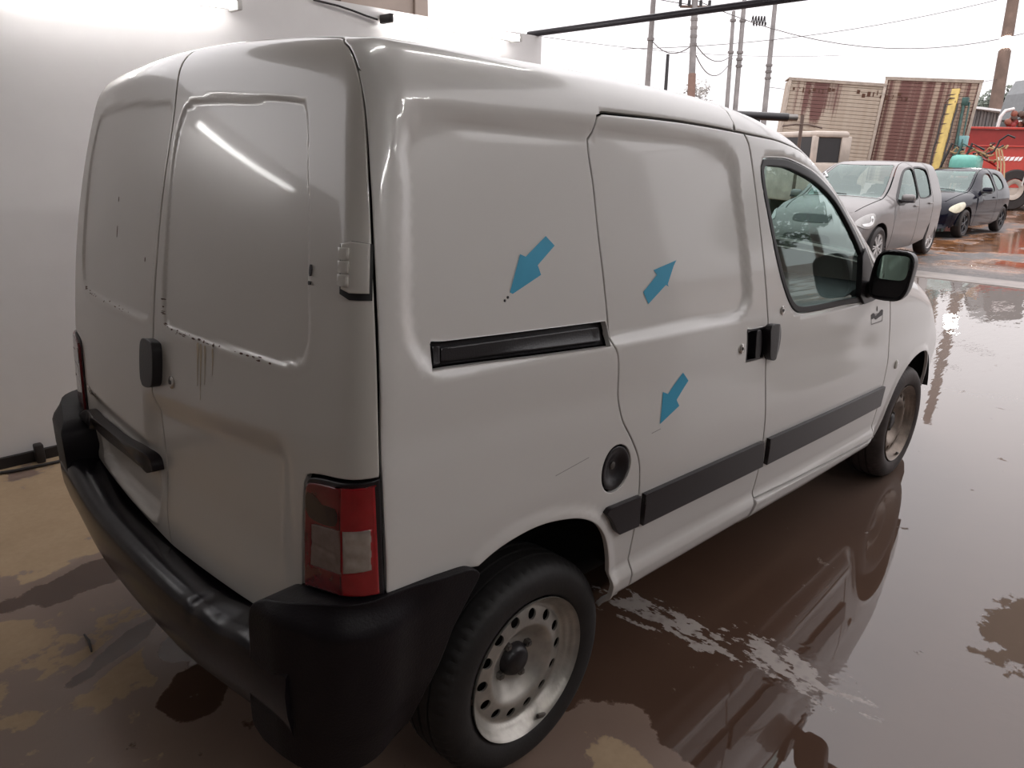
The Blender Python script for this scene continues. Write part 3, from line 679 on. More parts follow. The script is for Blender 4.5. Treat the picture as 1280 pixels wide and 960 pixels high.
LIGHT = join(crom([(-.595,.912), (-.588,.927), (-.565,.936), (-.512,.947), (-.470,.957)]), line([(-.470,.957), (-.461,.960), (-.456,.722)]), crom([(-.456,.722), (-.485,.718), (-.52,.711), (-.56,.700), (-.603,.690)]), line([(-.603,.690), (-.600,.80), (-.595,.912)]))
lt = join(line([(-.456,.722), (-.461,.960)]))
TOPT = 1.776
mir = lambda P: np.array([(2 * (VB.S1 - VB.YC) - s, t) for s, t in P])       # reflect an outline to the left of the tail
def tail_top(a, b): return line([(a, TOPT), (b, TOPT)], .02)
light_edge = np.array(join(line([(-.461,.960), (-.512,.951)]), crom([(-.512,.951), (-.565,.940), (-.592,.930), (-.600,.912)]), line([(-.600,.912), (-.606,.80), (-.610,.690)])))
right_door = join(cA[cA[:, 1] > .965], light_edge, line([(-.610,.690), (-.655,.63), (-.677,.56)]), line([(-.677,.56), (-.866,.547), (-1.235,.528)]), cS[::-1], tail_top(-1.300, -.701))
rd = VB.panel('rear_door', right_door, M_DOORW, van, d=d_rear, gap=.0025, step=.0085); props(rd, 'right-hand rear door with rusty pressed panel and lock')
left_door = join(mir(cA[cA[:, 1] > .965]), mir(light_edge), mir(line([(-.610,.690), (-.655,.63), (-.677,.56)])), line([mir([(-.677,.56)])[0], (-1.637,.55), (-1.235,.528)]), cS[::-1], tail_top(-1.300, mir([(-.701, 0)])[0][0]))
ld = VB.panel('rear_door', left_door, M_DOORW, van, d=d_rear, gap=.0025, step=.0085); props(ld, 'left-hand rear door with plate recess and grip strip')
# door hardware
pk = VB.panel('handle_pocket', crom([(-1.345,1.060), (-1.335,1.072), (-1.290,1.075), (-1.285,1.0), (-1.290,.955), (-1.335,.962), (-1.348,1.0)], True, .012), M_DOORW, ld, d=lambda q: d_rear(q) + .001 - .012 * (1 - sstep(np.abs(q[..., 0] + 1.315), .012, .03)), gap=0, step=.008)
VB.panel('door_handle', crom([(-1.297,1.064), (-1.281,1.076), (-1.222,1.072), (-1.216,1.06), (-1.215,.985), (-1.225,.967), (-1.285,.958), (-1.296,.97)], True, .01), M_BLACK, rd, d=lambda q: d_rear(q) + .024, gap=0, step=.012, flange=.024)
lock((-1.156, .991), rd)
VB.panel('grip_strip', join(line([(-1.955,.700), (-1.90,.730)], .02), crom([(-1.90,.730), (-1.5,.752), (-1.33,.762), (-1.300,.750), (-1.288,.722)]), crom([(-1.288,.722), (-1.33,.708), (-1.50,.700), (-1.9,.682), (-1.955,.70)])), M_TRIM, ld, d=lambda q: d_rear(q) + .030, gap=0, flange=.034, step=.016)
# hinge on the right edge and the matching one on the left
def hinge(q0, par, left=False):
    P = np.array([(-.514,1.372), (-.512,1.296), (-.500,1.290), (-.474,1.291), (-.472,1.374), (-.498,1.377)]); P = P if not left else mir(P)
    h = VB.panel('hinge', join(line(list(P) + [P[0]], .01)), M_DOORW, par, d=lambda q: 0 * q[..., 0] + .016, gap=0, flange=.018, step=.012)
    for k in range(3):
        q = np.array([(-.515, 1.300 + k * .0225), (-.500, 1.300 + k * .0225), (-.500, 1.3205 + k * .0225), (-.515, 1.3205 + k * .0225)]); q = q if not left else mir(q)
        VB.panel('knuckle', line(list(q) + [q[0]], .01), M_DOORW, h, d=lambda q: 0 * q[..., 0] + .021, gap=0, flange=.02, step=.01)
    gp_ = inset(ccw(np.array(line(list(P) + [P[0]], .01)[:-1])), -.007) + np.array([-.003, -.005])
    VB.panel('hinge_gap', gp_, M_SEAL, h, d=lambda q: 0 * q[..., 0] + .0035, gap=0, flange=.005, step=.02, round_=False)
hinge(None, rd)
# worn paint along the pressed panels
def chips(R, n, lo, hi, par):
    V = []; Fc = []
    m = R[(R[:, 1] < 1.22) & (R[:, 0] > lo) & (R[:, 0] < hi)]
    for i in range(n):
        c = m[rng.integers(len(m))] + rng.normal(0, .0025, 2); w = abs(rng.normal(.004, .004)) + .001; h = abs(rng.normal(.0008, .0006)) + .0006
        q = np.array([c + (w * math.cos(a), h * math.sin(a)) for a in np.linspace(0, 2 * np.pi, 7)[:-1]])
        b = VB.side(q); g = VB.grad(b); p = b + g * (d_rear(q)[:, None] + .0012); k = len(V); V += list(p); Fc.append(tuple(range(k, k + 6)))
    return props(mesh_obj('rust_chips', V, Fc, M_RUST, par), kind='stuff')
chips(RECR, 46, -1.22, -.72, rd); chips(RECL, 24, -1.95, -1.45, ld)
for q, h in (((-.603, 1.318), .011), ((-.604, 1.295), .004)):
    VB.panel('paint_chip', np.array([(q[0] + .0035 * math.cos(a), q[1] + h * math.sin(a)) for a in np.linspace(0, 2 * np.pi, 12, endpoint=False)]), M_MARK, rd, d=lambda q: d_rear(q) + .004, gap=0, flange=.004, round_=False)
for q, h in (((-1.60, 1.395), .007), ((-1.592, 1.31), .016), ((-1.36, 1.26), .006)):
    VB.panel('paint_chip', np.array([(q[0] + .0022 * math.cos(a), q[1] + h * math.sin(a)) for a in np.linspace(0, 2 * np.pi, 12, endpoint=False)]), M_RUST, ld, d=lambda q: d_rear(q) + .0008, gap=0, flange=.001, round_=False)
for s0, h, w in ((-1.02, .10, .004), (-1.005, .13, .003), (-.985, .09, .003), (-.95, .06, .003)):
    VB.panel('rust_streak', crom([(s0 - w, 1.112), (s0 + w, 1.112), (s0 + w * .6, 1.112 - h * .6), (s0, 1.112 - h), (s0 - w * .6, 1.112 - h * .6)], True, .01), M_STAIN, rd, d=lambda q: d_rear(q) + .0008, gap=0, flange=.0006, round_=False, step=.02)
# faint maker's lettering at the lower left of the left door
fc = bpy.data.curves.new('maker_lettering', 'FONT'); fc.body = 'Citroën'; fc.size = .042; fc.extrude = .0008
fo = bpy.data.objects.new('tmp_text', fc); COL.objects.link(fo); bpy.context.view_layer.update()
tm = bpy.data.meshes.new_from_object(fo.evaluated_get(bpy.context.evaluated_depsgraph_get())); bpy.data.objects.remove(fo)
mm = np.array([v.co[:] for v in tm.vertices]); q = np.stack([-1.93 + mm[:, 0] * 1.05, .775 + mm[:, 1]], 1); b = VB.side(q); g = VB.grad(b); p = b + g * (d_rear(q) + .002 + mm[:, 2])[:, None]
tm.vertices.foreach_set('co', p.ravel()); tm.materials.clear(); tm.materials.append(M_CHROME); tm.update()
lo = bpy.data.objects.new('maker_lettering', tm); COL.objects.link(lo); lo.parent = ld; props(lo, 'small silver maker lettering')

# ---------------------------------------------------------------- tail lights
def tail_light(left):
    f = mir if left else (lambda P: np.array(P, float))
    lp = f(LIGHT); d6 = lambda k: (lambda q: 0 * q[..., 0] + k)
    h = VB.panel('tail_light', lp, M_BLACK, van, d=d6(.002), gap=.001, flange=.03, step=.02)
    inn = inset(ccw(np.array(LIGHT)), .010)
    clear = np.array([(-.572,.842), (-.512,.856), (-.474,.865), (-.474,.782), (-.512,.766), (-.577,.752)])
    inn = inset(ccw(np.array(LIGHT)), .009); mid = -.512
    R_ = inn[inn[:, 0] > mid]; 
    def clip(P, side):
        out = []
        for a, b in zip(P, np.roll(P, -1, 0)):
            ia, ib = (a[0] > mid) == side, (b[0] > mid) == side
            if ia: out.append(a)
            if ia != ib: t = (mid - a[0]) / (b[0] - a[0]); out.append(a + t * (b - a))
        return np.array(out)
    cl = ccw(clear)
    VB.panel('red_lens', f(clip(inn, True)), M_RED, h, d=d6(.010), gap=0, flange=.01, step=.018, holes=[f(inset(clip(line(list(cl) + [cl[0]], .01)[:-1], True), .0012))])
    VB.panel('red_lens', f(clip(inn, False)), M_REDDK, h, d=d6(.010), gap=0, flange=.01, step=.018, holes=[f(inset(clip(line(list(cl) + [cl[0]], .01)[:-1], False), .0012))])
    a = clip(line(list(cl) + [cl[0]], .01)[:-1], True); b = clip(line(list(cl) + [cl[0]], .01)[:-1], False)
    VB.panel('clear_lens', f(a), M_CLEAR, h, d=lambda q: .010 + .0015 * np.sin(q[..., 1] * 210), gap=.0005, flange=.01, step=.006)
    VB.panel('clear_lens', f(b), M_CLEARDK, h, d=lambda q: .010 - .002 * np.exp(-((q[..., 1] - .803) / .003)**2), gap=.0005, flange=.01, step=.006)
    # near-black patch laid over the upper lens
    VB.panel('dark_lens_patch', f(crom([(-.580,.905), (-.556,.902), (-.545,.893), (-.520,.896), (-.520,.862), (-.576,.856), (-.585,.88)], True, .01)), simple('dark_patch_lens', (.022, .008, .010), .15, coat=.6), h, d=d6(.0108), gap=0, flange=.002, step=.02, round_=False)
    return h
props(tail_light(False), 'red tail light with a clear middle'); props(tail_light(True), 'red tail light with a clear middle')

# ---------------------------------------------------------------- rear bumper
def bumper_sweep():
    prof = [(-.03,.515),(.02,.532),(.055,.534),(.078,.528),(.090,.510),(.094,.47),(.090,.42),(.078,.365),(.055,.33),(-.03,.315)]
    S = np.concatenate([np.linspace(-.56, -.68, 12), np.linspace(-.70, -1.245, 40)]); S = np.concatenate([S, (2 * (VB.S1 - VB.YC) - S)[::-1][1:]])
    V = []; Nn = len(prof); ext = []
    for s in S:
        lift = .035 * sstep(np.array(abs(s - (VB.S1 - VB.YC))), .25, .65)
        q = np.array([(s, .55)]); b = VB.side(q)[0]; g = VB.grad(b[None])[0]; g = np.array([g[0], g[1], 0]); g /= np.linalg.norm(g)
        dent = .010 * math.exp(-((s + .80) / .05)**2) + .006 * math.exp(-((s + .93) / .03)**2) * math.sin(s * 60)
        for (o, z) in prof:
            V.append((b[0] + g[0] * o, b[1] + g[1] * o, z + lift - (dent if z > .5 and .03 < o < .092 else 0)))
    Fc = [(i * Nn + k, i * Nn + k + 1, (i + 1) * Nn + k + 1, (i + 1) * Nn + k) for i in range(len(S) - 1) for k in range(Nn - 1)]
    Fc += [tuple(range(Nn)), tuple((len(S) - 1) * Nn + k for k in range(Nn))]
    bm = bmesh.new(); bv = [bm.verts.new(v) for v in V]
    for f in Fc: bm.faces.new([bv[i] for i in f])
    return bm_obj('rear_bumper', bm, simple('wet_bumper_plastic', (.009, .007, .010), .24, spec=.30, bmp=.12, bscale=45), van, angle=42)
bump_o = bumper_sweep(); props(bump_o, 'glossy black rear bumper with a dented step')
CORNER = join(crom([(-.668,.56), (-.664,.628), (-.650,.668), (-.625,.685)]), crom([(-.625,.685), (-.56,.700), (-.505,.716), (-.457,.722)]), line([(-.457,.722), (-.365,.718)]), crom([(-.365,.718), (-.285,.708), (-.262,.690), (-.285,.650), (-.323,.589), (-.352,.496), (-.380,.41), (-.40,.345)]), line([(-.40,.345), (-.50,.335), (-.655,.340), (-.690,.36), (-.690,.47), (-.668,.56)]))
CORNER_L = join(crom([(-.668,.56), (-.664,.628), (-.650,.668), (-.625,.685)]), crom([(-.625,.685), (-.56,.700), (-.505,.716), (-.457,.722)]), line([(-.457,.722), (-.365,.718)]), crom([(-.365,.718), (-.285,.708), (-.262,.690), (-.285,.650), (-.323,.589), (-.340,.53)]), line([(-.340,.53), (-.45,.475), (-.60,.455), (-.675,.47), (-.668,.56)]))
def d_corner(q):
    s, t = q[..., 0], q[..., 1]
    o = .022 + .070 * sstep(-s, .40, .60)
    o = o - .030 * sstep(t, .655, .715) * sstep(-s, .35, .5) - .004 * np.exp(-((t - .44) / .006)**2)
    return o
for m in (False, True):
    VB.panel('bumper_corner', CORNER if not m else mir(CORNER_L), M_BUMP, bump_o, d=d_corner, gap=0, flange=.10, step=.014)

# ---------------------------------------------------------------- roof, windscreen, bonnet, nose
def xy(st): return VB.side(np.array(st))[:, :2]
tail = xy(line([(-1.30 + .037, TOPT + .004), (-.701, TOPT + .003)], .03)); 
rb = join(tail, xy(cA[(cA[:, 1] > 1.688)]), xy(cK), xy(cC1), xy(cC2))
seamx = lambda y: .80 + .05 * (1 - (y / .76)**2)
R1 = rb[rb[:, 0] < .79]; R2 = rb[rb[:, 0] >= .79]
sy = np.linspace(-R1[-1, 1], R1[-1, 1], 40)[::-1]
def sym(right, closing): 
    L = right[::-1] * [1, -1]; return np.array(list(right) + list(closing) + list(L))
seam_pts = [(seamx(y), y) for y in np.linspace(R1[-1, 1] + .01, -R1[-1, 1] - .01, 50)]
kxy = xy(cK[1:-1]); kxy = np.concatenate([kxy, kxy * [1, -1]])
onKr = lambda P: np.array([np.min(np.hypot(*(kxy - p).T)) < 1e-6 for p in P])
roof = VB.panel('roof_panel', ccw(sym(R1, seam_pts)), M_WHITE, van, how='top', gap=.0012, step=.03, soft=onKr)
cowl = lambda y: 2.20 - .22 * y * y
yend = R2[-1, 1]
front_edge = [(cowl(y), y) for y in np.linspace(yend + .03, -yend - .03, 40)]
seam2 = [(seamx(y), y) for y in np.linspace(-R1[-1, 1] - .01, R1[-1, 1] + .01, 50)]
# windscreen outline, inside the pillars
pil = np.array([p for p in R2 if 1.30 < p[0] < 1.93]); 
ws_side = np.stack([pil[:, 0] + .02, pil[:, 1] + .075], 1)
ws_top = [(1.345 - .10 * (y / .66)**2 + .02, y) for y in np.linspace(-ws_side[0, 1] - .03, ws_side[0, 1] + .03, 30)]
ws_bot = [(cowl(y) - .06, y) for y in np.linspace(ws_side[-1, 1] + .03, -ws_side[-1, 1] - .03, 30)]
WS = ccw(np.array(list(ws_side) + ws_bot + list(ws_side[::-1] * [1, -1]) + ws_top))
pillars = VB.panel('windscreen_frame', ccw(np.array(list(R2) + front_edge + list(R2[::-1] * [1, -1]) + seam2)), M_WHITE, van, how='top', gap=.0012, holes=[inset(WS, -.004)], step=.03)
VB.panel('windscreen', inset(WS, .001), M_WSCREEN, pillars, how='top', gap=0, flange=.004, step=.06, off=-.004)
fe = xy(crom([(3.02,1.06), (2.7,1.145), (2.4,1.185), (2.2,1.175), (2.089,1.13)]))[::-1]
fe = fe + [0, .003]
hood_rear = [(cowl(y) + .015, y) for y in np.linspace(-fe[0, 1] - .03, fe[0, 1] + .03, 30)]
hood_front = [(3.24 - .35 * y * y, y) for y in np.linspace(fe[-1, 1] + .03, -fe[-1, 1] - .03, 30)]
VB.panel('bonnet', ccw(np.array(list(fe) + hood_front + list(fe[::-1] * [1, -1]) + hood_rear)), M_WHITE, van, how='top', step=.04)
def rect(y0, y1, z0, z1, r=.03, st=.04): return crom([(y0 + r, z0), (y1 - r, z0), (y1, z0 + r), (y1, z1 - r), (y1 - r, z1), (y0 + r, z1), (y0, z1 - r), (y0, z0 + r)], True, st)
nose = VB.panel('nose_panel', rect(-.60, .60, .60, .86), M_WHITE, van, how='front', step=.04, holes=[rect(-.30, .30, .66, .76)])
VB.panel('grille', rect(-.295, .295, .665, .755), M_BLACK, nose, how='front', off=-.01, step=.04)
VB.panel('front_bumper', rect(-.66, .66, .36, .585), M_BUMP, van, how='front', off=.02, flange=.05, step=.04)
for sgn in (-1, 1):
    VB.panel('headlight', ccw(crom([(sgn * .40, .66), (sgn * .60, .68), (sgn * .62, .84), (sgn * .44, .80)], True, .02)), M_CLEAR, van, how='front', off=.006, step=.03)

# ---------------------------------------------------------------- inner shell (hides what lies behind the gaps), floor, arches
def inner_shell():
    ss = np.concatenate([np.arange(3.1, -.34, -.05), np.linspace(-.34, VB.S1 - VB.YC, 26)]); ts = np.concatenate([np.arange(.36, 1.42, .045), np.linspace(1.42, 1.42 + .25 * 1.5, 9)])
    Sg, Tg = np.meshgrid(ss, ts, indexing='ij'); q = np.stack([Sg, Tg], -1).reshape(-1, 2)
    X = VB.side(q); g = VB.grad(X); X = X - g * .045; n2 = len(ts); V = []; Fc = []
    cq = q.reshape(len(ss), n2, 2)
    for sg in (1, -1):
        b = len(V); V += [(x, y * sg, z) for x, y, z in X]
        for i in range(len(ss) - 1):
            for k in range(n2 - 1):
                c = (cq[i, k] + cq[i + 1, k + 1]) / 2
                if pip(inflate(WIN, .05), c[None])[0]: continue
                if (c[0] - WR[0])**2 + (c[1] - WR[1])**2 < .46**2 or (c[0] - WF[0])**2 + (c[1] - WF[1])**2 < .44**2: continue
                if c[0] > 1.15 and c[1] > 1.42 - .5 * sstep(np.array(c[0]), .95, 2.1) + .13: continue
                if c[0] > 1.95 and c[1] > 1.0: continue
                f = (b + i * n2 + k, b + (i + 1) * n2 + k, b + (i + 1) * n2 + k + 1, b + i * n2 + k + 1); Fc.append(f if sg > 0 else f[::-1])
    return mesh_obj('body_lining', V, Fc, M_INNER, van, smooth=True)
inner_shell()
box_obj('floor_pan', (1.25, 0, .40), (3.5, 1.40, .06), M_INNER, van, .02)
box_obj('roof_lining', (.55, 0, 1.67), (1.4, 1.25, .02), M_INNER, van)
box_obj('bulkhead', (.72, 0, 1.02), (.03, 1.46, 1.20), M_INNER, van, .01)
for (wx, wz) in (WR, WF):
    for sg in (-1, 1):
        V = []; Fc = []; n = 24
        for i in range(n + 1):
            a = .20 + (math.pi - .4) * i / n
            for yy in (.80, .50): V.append((wx + .40 * math.cos(a), sg * yy, wz + .05 + .40 * math.sin(a)))
        Fc = [(2 * i, 2 * i + 1, 2 * i + 3, 2 * i + 2) for i in range(n)]; Fc.append(tuple(2 * i + 1 for i in range(n + 1)))
        mesh_obj('wheel_arch_liner', V, Fc, M_INNER, van)

# ---------------------------------------------------------------- wheels
def wheel(loc, sg, tire_mat, rim_mat):
    T = [(.190,-.016),(.196,-.004),(.206,.004),(.225,.010),(.246,.011),(.262,.006),(.2755,-.004),(.2835,-.016),(.2880,-.030),(.2893,-.048),(.2840,-.0485),(.2840,-.056),(.2895,-.0565),(.2900,-.082),(.2845,-.0825),(.2845,-.092),(.2900,-.0925),(.2895,-.118),(.284,-.1185),(.284,-.126),(.2893,-.1265),(.288,-.144),(.2755,-.170),(.25,-.185),(.19,-.16)]
    def mod(k, i, r, o):
        if i in (7, 8) and k % 3 == 0: r -= .0045
        if i in (21, 22) and k % 3 == 0: r -= .0045
        if i == 6 and k % 3 == 0: r -= .002
        return r, o
    ty = lathe_obj('wheel', T, tire_mat, van, seg=192, loc=loc, sgn=sg, angle=28, mod=mod)
    # pressed steel rim with ring of round holes: radius -> depth
    dep = pchip([0,.030,.052,.060,.075,.092,.106,.114,.122,.150,.158,.166,.172,.178,.184,.190,.1945], [-.062,-.062,-.062,-.061,-.052,-.038,-.026,-.023,-.025,-.031,-.037,-.034,-.024,-.020,-.009,-.004,.006])
    out = [(.1945 * math.cos(a), .1945 * math.sin(a)) for a in np.linspace(0, 2 * np.pi, 96, endpoint=False)]
    holes = [[(.137 * math.cos(h) + .0148 * math.cos(a), .137 * math.sin(h) + .0148 * math.sin(a)) for a in np.linspace(0, 2 * np.pi, 14, endpoint=False)] for h in np.arange(14) * 2 * np.pi / 14]
    V = [Vector(p) for p in out]; E = [(i, (i + 1) % 96) for i in range(96)]
    for h in holes: b = len(V); V += [Vector(p) for p in h]; E += [(b + i, b + (i + 1) % 14) for i in range(14)]
    ha = np.array(holes)
    for r in (.03,.052,.060,.068,.075,.083,.092,.099,.106,.110,.114,.118,.122,.150,.154,.158,.162,.166,.169,.172,.175,.178,.181,.184,.187,.190):
        nn = max(24, int(r * 560))
        for a in np.linspace(0, 2 * np.pi, nn, endpoint=False): V.append(Vector((r * math.cos(a), r * math.sin(a))))
    ov, oe, of, oi, _, _ = delaunay_2d_cdt(V, E, [], 0, 1e-6); Q = np.array([[v.x, v.y] for v in ov])
    T_ = [f for f in of if len(f) == 3 and np.hypot(*(Q[list(f)].mean(0)[:, None] - ha.mean(1).T)).min() > .0142]
    D = dep(np.hypot(Q[:, 0], Q[:, 1]))
    bm = bmesh.new(); bv = [bm.verts.new((x, sg * dd, z)) for (x, z), dd in zip(Q, D)]
    for f in T_:
        try: bm.faces.new([bv[i] for i in f])
        except ValueError: pass
    # turn hole edges inward
    eb = [e for e in bm.edges if len(e.link_faces) == 1]; r = bmesh.ops.extrude_edge_only(bm, edges=eb)
    for v in r['geom']:
        if isinstance(v, bmesh.types.BMVert): v.co.y -= sg * .006
    rim = bm_obj('rim', bm, rim_mat, ty, smooth=True, angle=50)
    drum = lathe_obj('brake_drum', [(0, -.10), (.12, -.10), (.145, -.11), (.15, -.16), (0, -.16)], M_INNER, ty, seg=32, sgn=sg)
    cap = lathe_obj('hub_cap', [(0, -.034), (.028, -.034), (.036, -.038), (.041, -.046), (.045, -.054), (.047, -.068)], M_BLACK, ty, seg=24, sgn=sg)
    for k in range(4):
        a = k * math.pi / 2 + .5
        lathe_obj('lug_nut', [(0, .014), (.006, .014), (.0065, .010), (.0105, .010), (.0115, 0), (.0115, -.006)], M_DKSTEEL, ty, seg=6, loc=(.056 * math.cos(a), sg * -.058, .056 * math.sin(a)), sgn=sg)
    bx = box_obj('balance_weight', (.060, sg * -.001, -.176), (.032, .010, .012), M_DKSTEEL, ty, .003, rot=(0, .33, 0))
    return ty
M_TYREF = simple('muddy_tyre_rubber', (.045, .034, .032), .65, scale=9, var=.5, bmp=.15, bscale=90)
M_STEELF = simple('dusty_wheel_paint', (.25, .20, .165), .45, metal=.4, var=.4, scale=14)
for (wx, wz), m, rm in ((WR, M_RUBBER, M_STEEL), (WF, M_TYREF, M_STEELF)):
    wheel((wx, -.812, wz), -1, m, rm); wheel((wx, .812, wz), 1, m, rm)

# ---------------------------------------------------------------- door mirror
def door_mirror(sg):
    bm = bmesh.new()
    # housing: rounded rectangle swept from the back face forward to a rounded nose
    def ring(x, ky, kz, dy=0., n=28):
        V = []
        for i in range(n):
            a = 2 * math.pi * i / n; e = 3.6
            cy = math.copysign(abs(math.cos(a))**(2 / e), math.cos(a)); cz = math.copysign(abs(math.sin(a))**(2 / e), math.sin(a))
            tilt = .008 * cz
            V.append(bm.verts.new((x, sg * (-.938 + dy + ky * cy - tilt), 1.205 + kz * cz)))
        return V
    rings = [ring(1.845, .036, .062), ring(1.835, .060, .086), ring(1.81, .068, .092), ring(1.78, .072, .095), ring(1.755, .072, .095), ring(1.752, .067, .090), ring(1.764, .060, .082)]
    for a, b in zip(rings[:-1], rings[1:]):
        for i in range(len(a)): bm.faces.new((a[i], a[(i + 1) % len(a)], b[(i + 1) % len(a)], b[i]))
    bm.faces.new(rings[0]); bm.faces.new(rings[-1])
    h = bm_obj('door_mirror', bm, M_BLACK, van, angle=50); props(h, 'black door mirror, reflection tones put into its glass colours')
    for nm, mt, z0, hz in (('mirror_glass', M_MIRROR, 1.236, .046), ('dark_reflection_glass', M_BLACK, 1.155, .030)):  # one pane: greenish upper and dark lower reflections put into the colours
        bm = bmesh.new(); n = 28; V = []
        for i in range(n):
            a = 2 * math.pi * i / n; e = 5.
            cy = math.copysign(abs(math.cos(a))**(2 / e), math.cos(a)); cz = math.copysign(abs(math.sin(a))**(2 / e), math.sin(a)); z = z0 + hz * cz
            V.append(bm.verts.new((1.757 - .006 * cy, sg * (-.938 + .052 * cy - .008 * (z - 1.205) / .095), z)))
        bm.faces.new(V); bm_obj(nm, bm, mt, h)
    tube_obj('mirror_arm', [(1.80, sg * -.835, 1.135), (1.80, sg * -.87, 1.145), (1.795, sg * -.905, 1.165)], [.035, .032, .036], M_BLACK, h, 12)
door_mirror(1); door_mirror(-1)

# ---------------------------------------------------------------- cabin seen through the glass
bm = bmesh.new()
prof = [(2.10,.72),(1.78,.74),(1.70,.90),(1.72,1.02),(1.80,1.07),(1.95,1.11),(2.12,1.13),(2.20,1.10)]
a_ = [bm.verts.new((x, -.74, z)) for x, z in prof]; b_ = [bm.verts.new((x, .74, z)) for x, z in prof]
for i in range(len(prof)): bm.faces.new((a_[i], b_[i], b_[(i + 1) % len(prof)], a_[(i + 1) % len(prof)]))
bm.faces.new(a_); bm.faces.new(b_[::-1]); bm_obj('dashboard', bm, M_DASH, van, angle=40)
bm = bmesh.new(); add_box(bm, (1.80, .36, 1.10), (.22, .38, .09), None, .035); bm_obj('instrument_hood', bm, M_DASH, van, angle=50)
ring = []
for i in range(25):
    a = 2 * math.pi * i / 24; ring.append(Vector((1.60 + .09 * math.sin(a) * 1., .36 + .185 * math.cos(a), 1.06 + .165 * math.sin(a))))
sw = tube_obj('steering_wheel', ring, .014, M_DASH, van, 10)
tube_obj('column', [(1.60, .36, 1.06), (1.80, .36, .98)], .03, M_DASH, sw)
for a in (0, math.pi, -math.pi / 2): tube_obj('spoke', [(1.60, .36, 1.06), (1.60 + .09 * math.sin(a), .36 + .18 * math.cos(a), 1.06 + .16 * math.sin(a))], .012, M_DASH, sw)
for sg in (-1, 1):
    s_ = box_obj('seat_cushion', (1.16, sg * .38, .72), (.50, .46, .16), M_SEAT, van, .05)
    box_obj('seat_back', (.86, sg * .38, 1.02), (.14, .45, .62), M_SEAT, s_, .05, rot=(0, -.18, 0)); box_obj('headrest', (.79, sg * .38, 1.40), (.09, .25, .16), M_SEAT, s_, .035)
    box_obj('door_lining', (1.55, sg * .775, .82), (1.02, .04, .50), M_LINING, van, .015)
    box_obj('armrest', (1.45, sg * .735, .86), (.52, .06, .07), M_DASH, van, .02)
    box_obj('door_pull', (1.72, sg * .748, 1.0), (.05, .02, .03), M_CHROME, van, .006)

# ================================================================== CARS IN THE YARD
M_CTYRE = simple('car_tyre', (.020, .015, .014), .65, var=.35, scale=8)
M_CGLASS = glass_mat('tinted_car_glass', (.16, .17, .175), .08)
M_CGLASSF = glass_mat('pale_windscreen', (.42, .50, .49), .06)
M_CGLASSD = glass_mat('dark_side_glass', (.05, .055, .06), .03)
M_CHALK = simple('white_marker', (.85, .85, .85), .6, var=.03)
def car_wheel(par, loc, r, sg, mat, style):
    w = .185; T = [(.66, -.02), (.69, .0), (.84, .010), (.93, .0), (.985, -.02), (1.0, -.05), (1.0, -w + .04), (.95, -w + .005), (.66, -w)]
    ty = lathe_obj('wheel', [(a * r, o) for a, o in T], M_CTYRE, par, seg=40, loc=loc, sgn=sg, angle=30)
    lathe_obj('rim', [(.67 * r, .0), (.66 * r, -.012), (.60 * r, -.014), (.58 * r, -.06), (.57 * r, -.14)], mat, ty, seg=32, sgn=sg)
    lathe_obj('wheel_well', [(0, -.07), (.58 * r, -.07), (.58 * r, -.12), (0, -.12)], M_INNER, ty, seg=24, sgn=sg)
    bm = bmesh.new(); n = style
    for k in range(n):
        a = 2 * math.pi * k / n
        for da, wd in (((-.13, .020), (.13, .020)) if n <= 7 else ((0, .026),)):
            vs_ = add_box(bm, (.34 * r, sg * -.018, 0), (.56 * r, .022, wd), None, .004)
            bmesh.ops.rotate(bm, cent=(0, 0, 0), matrix=Matrix.Rotation(a + da, 3, 'Y'), verts=vs_)
    bm_obj('spokes', bm, mat, ty, angle=40)
    lathe_obj('hub_cap', [(0, .0), (.10 * r, -.002), (.14 * r, -.012), (.15 * r, -.03)], mat, ty, seg=20, sgn=sg)
    return ty
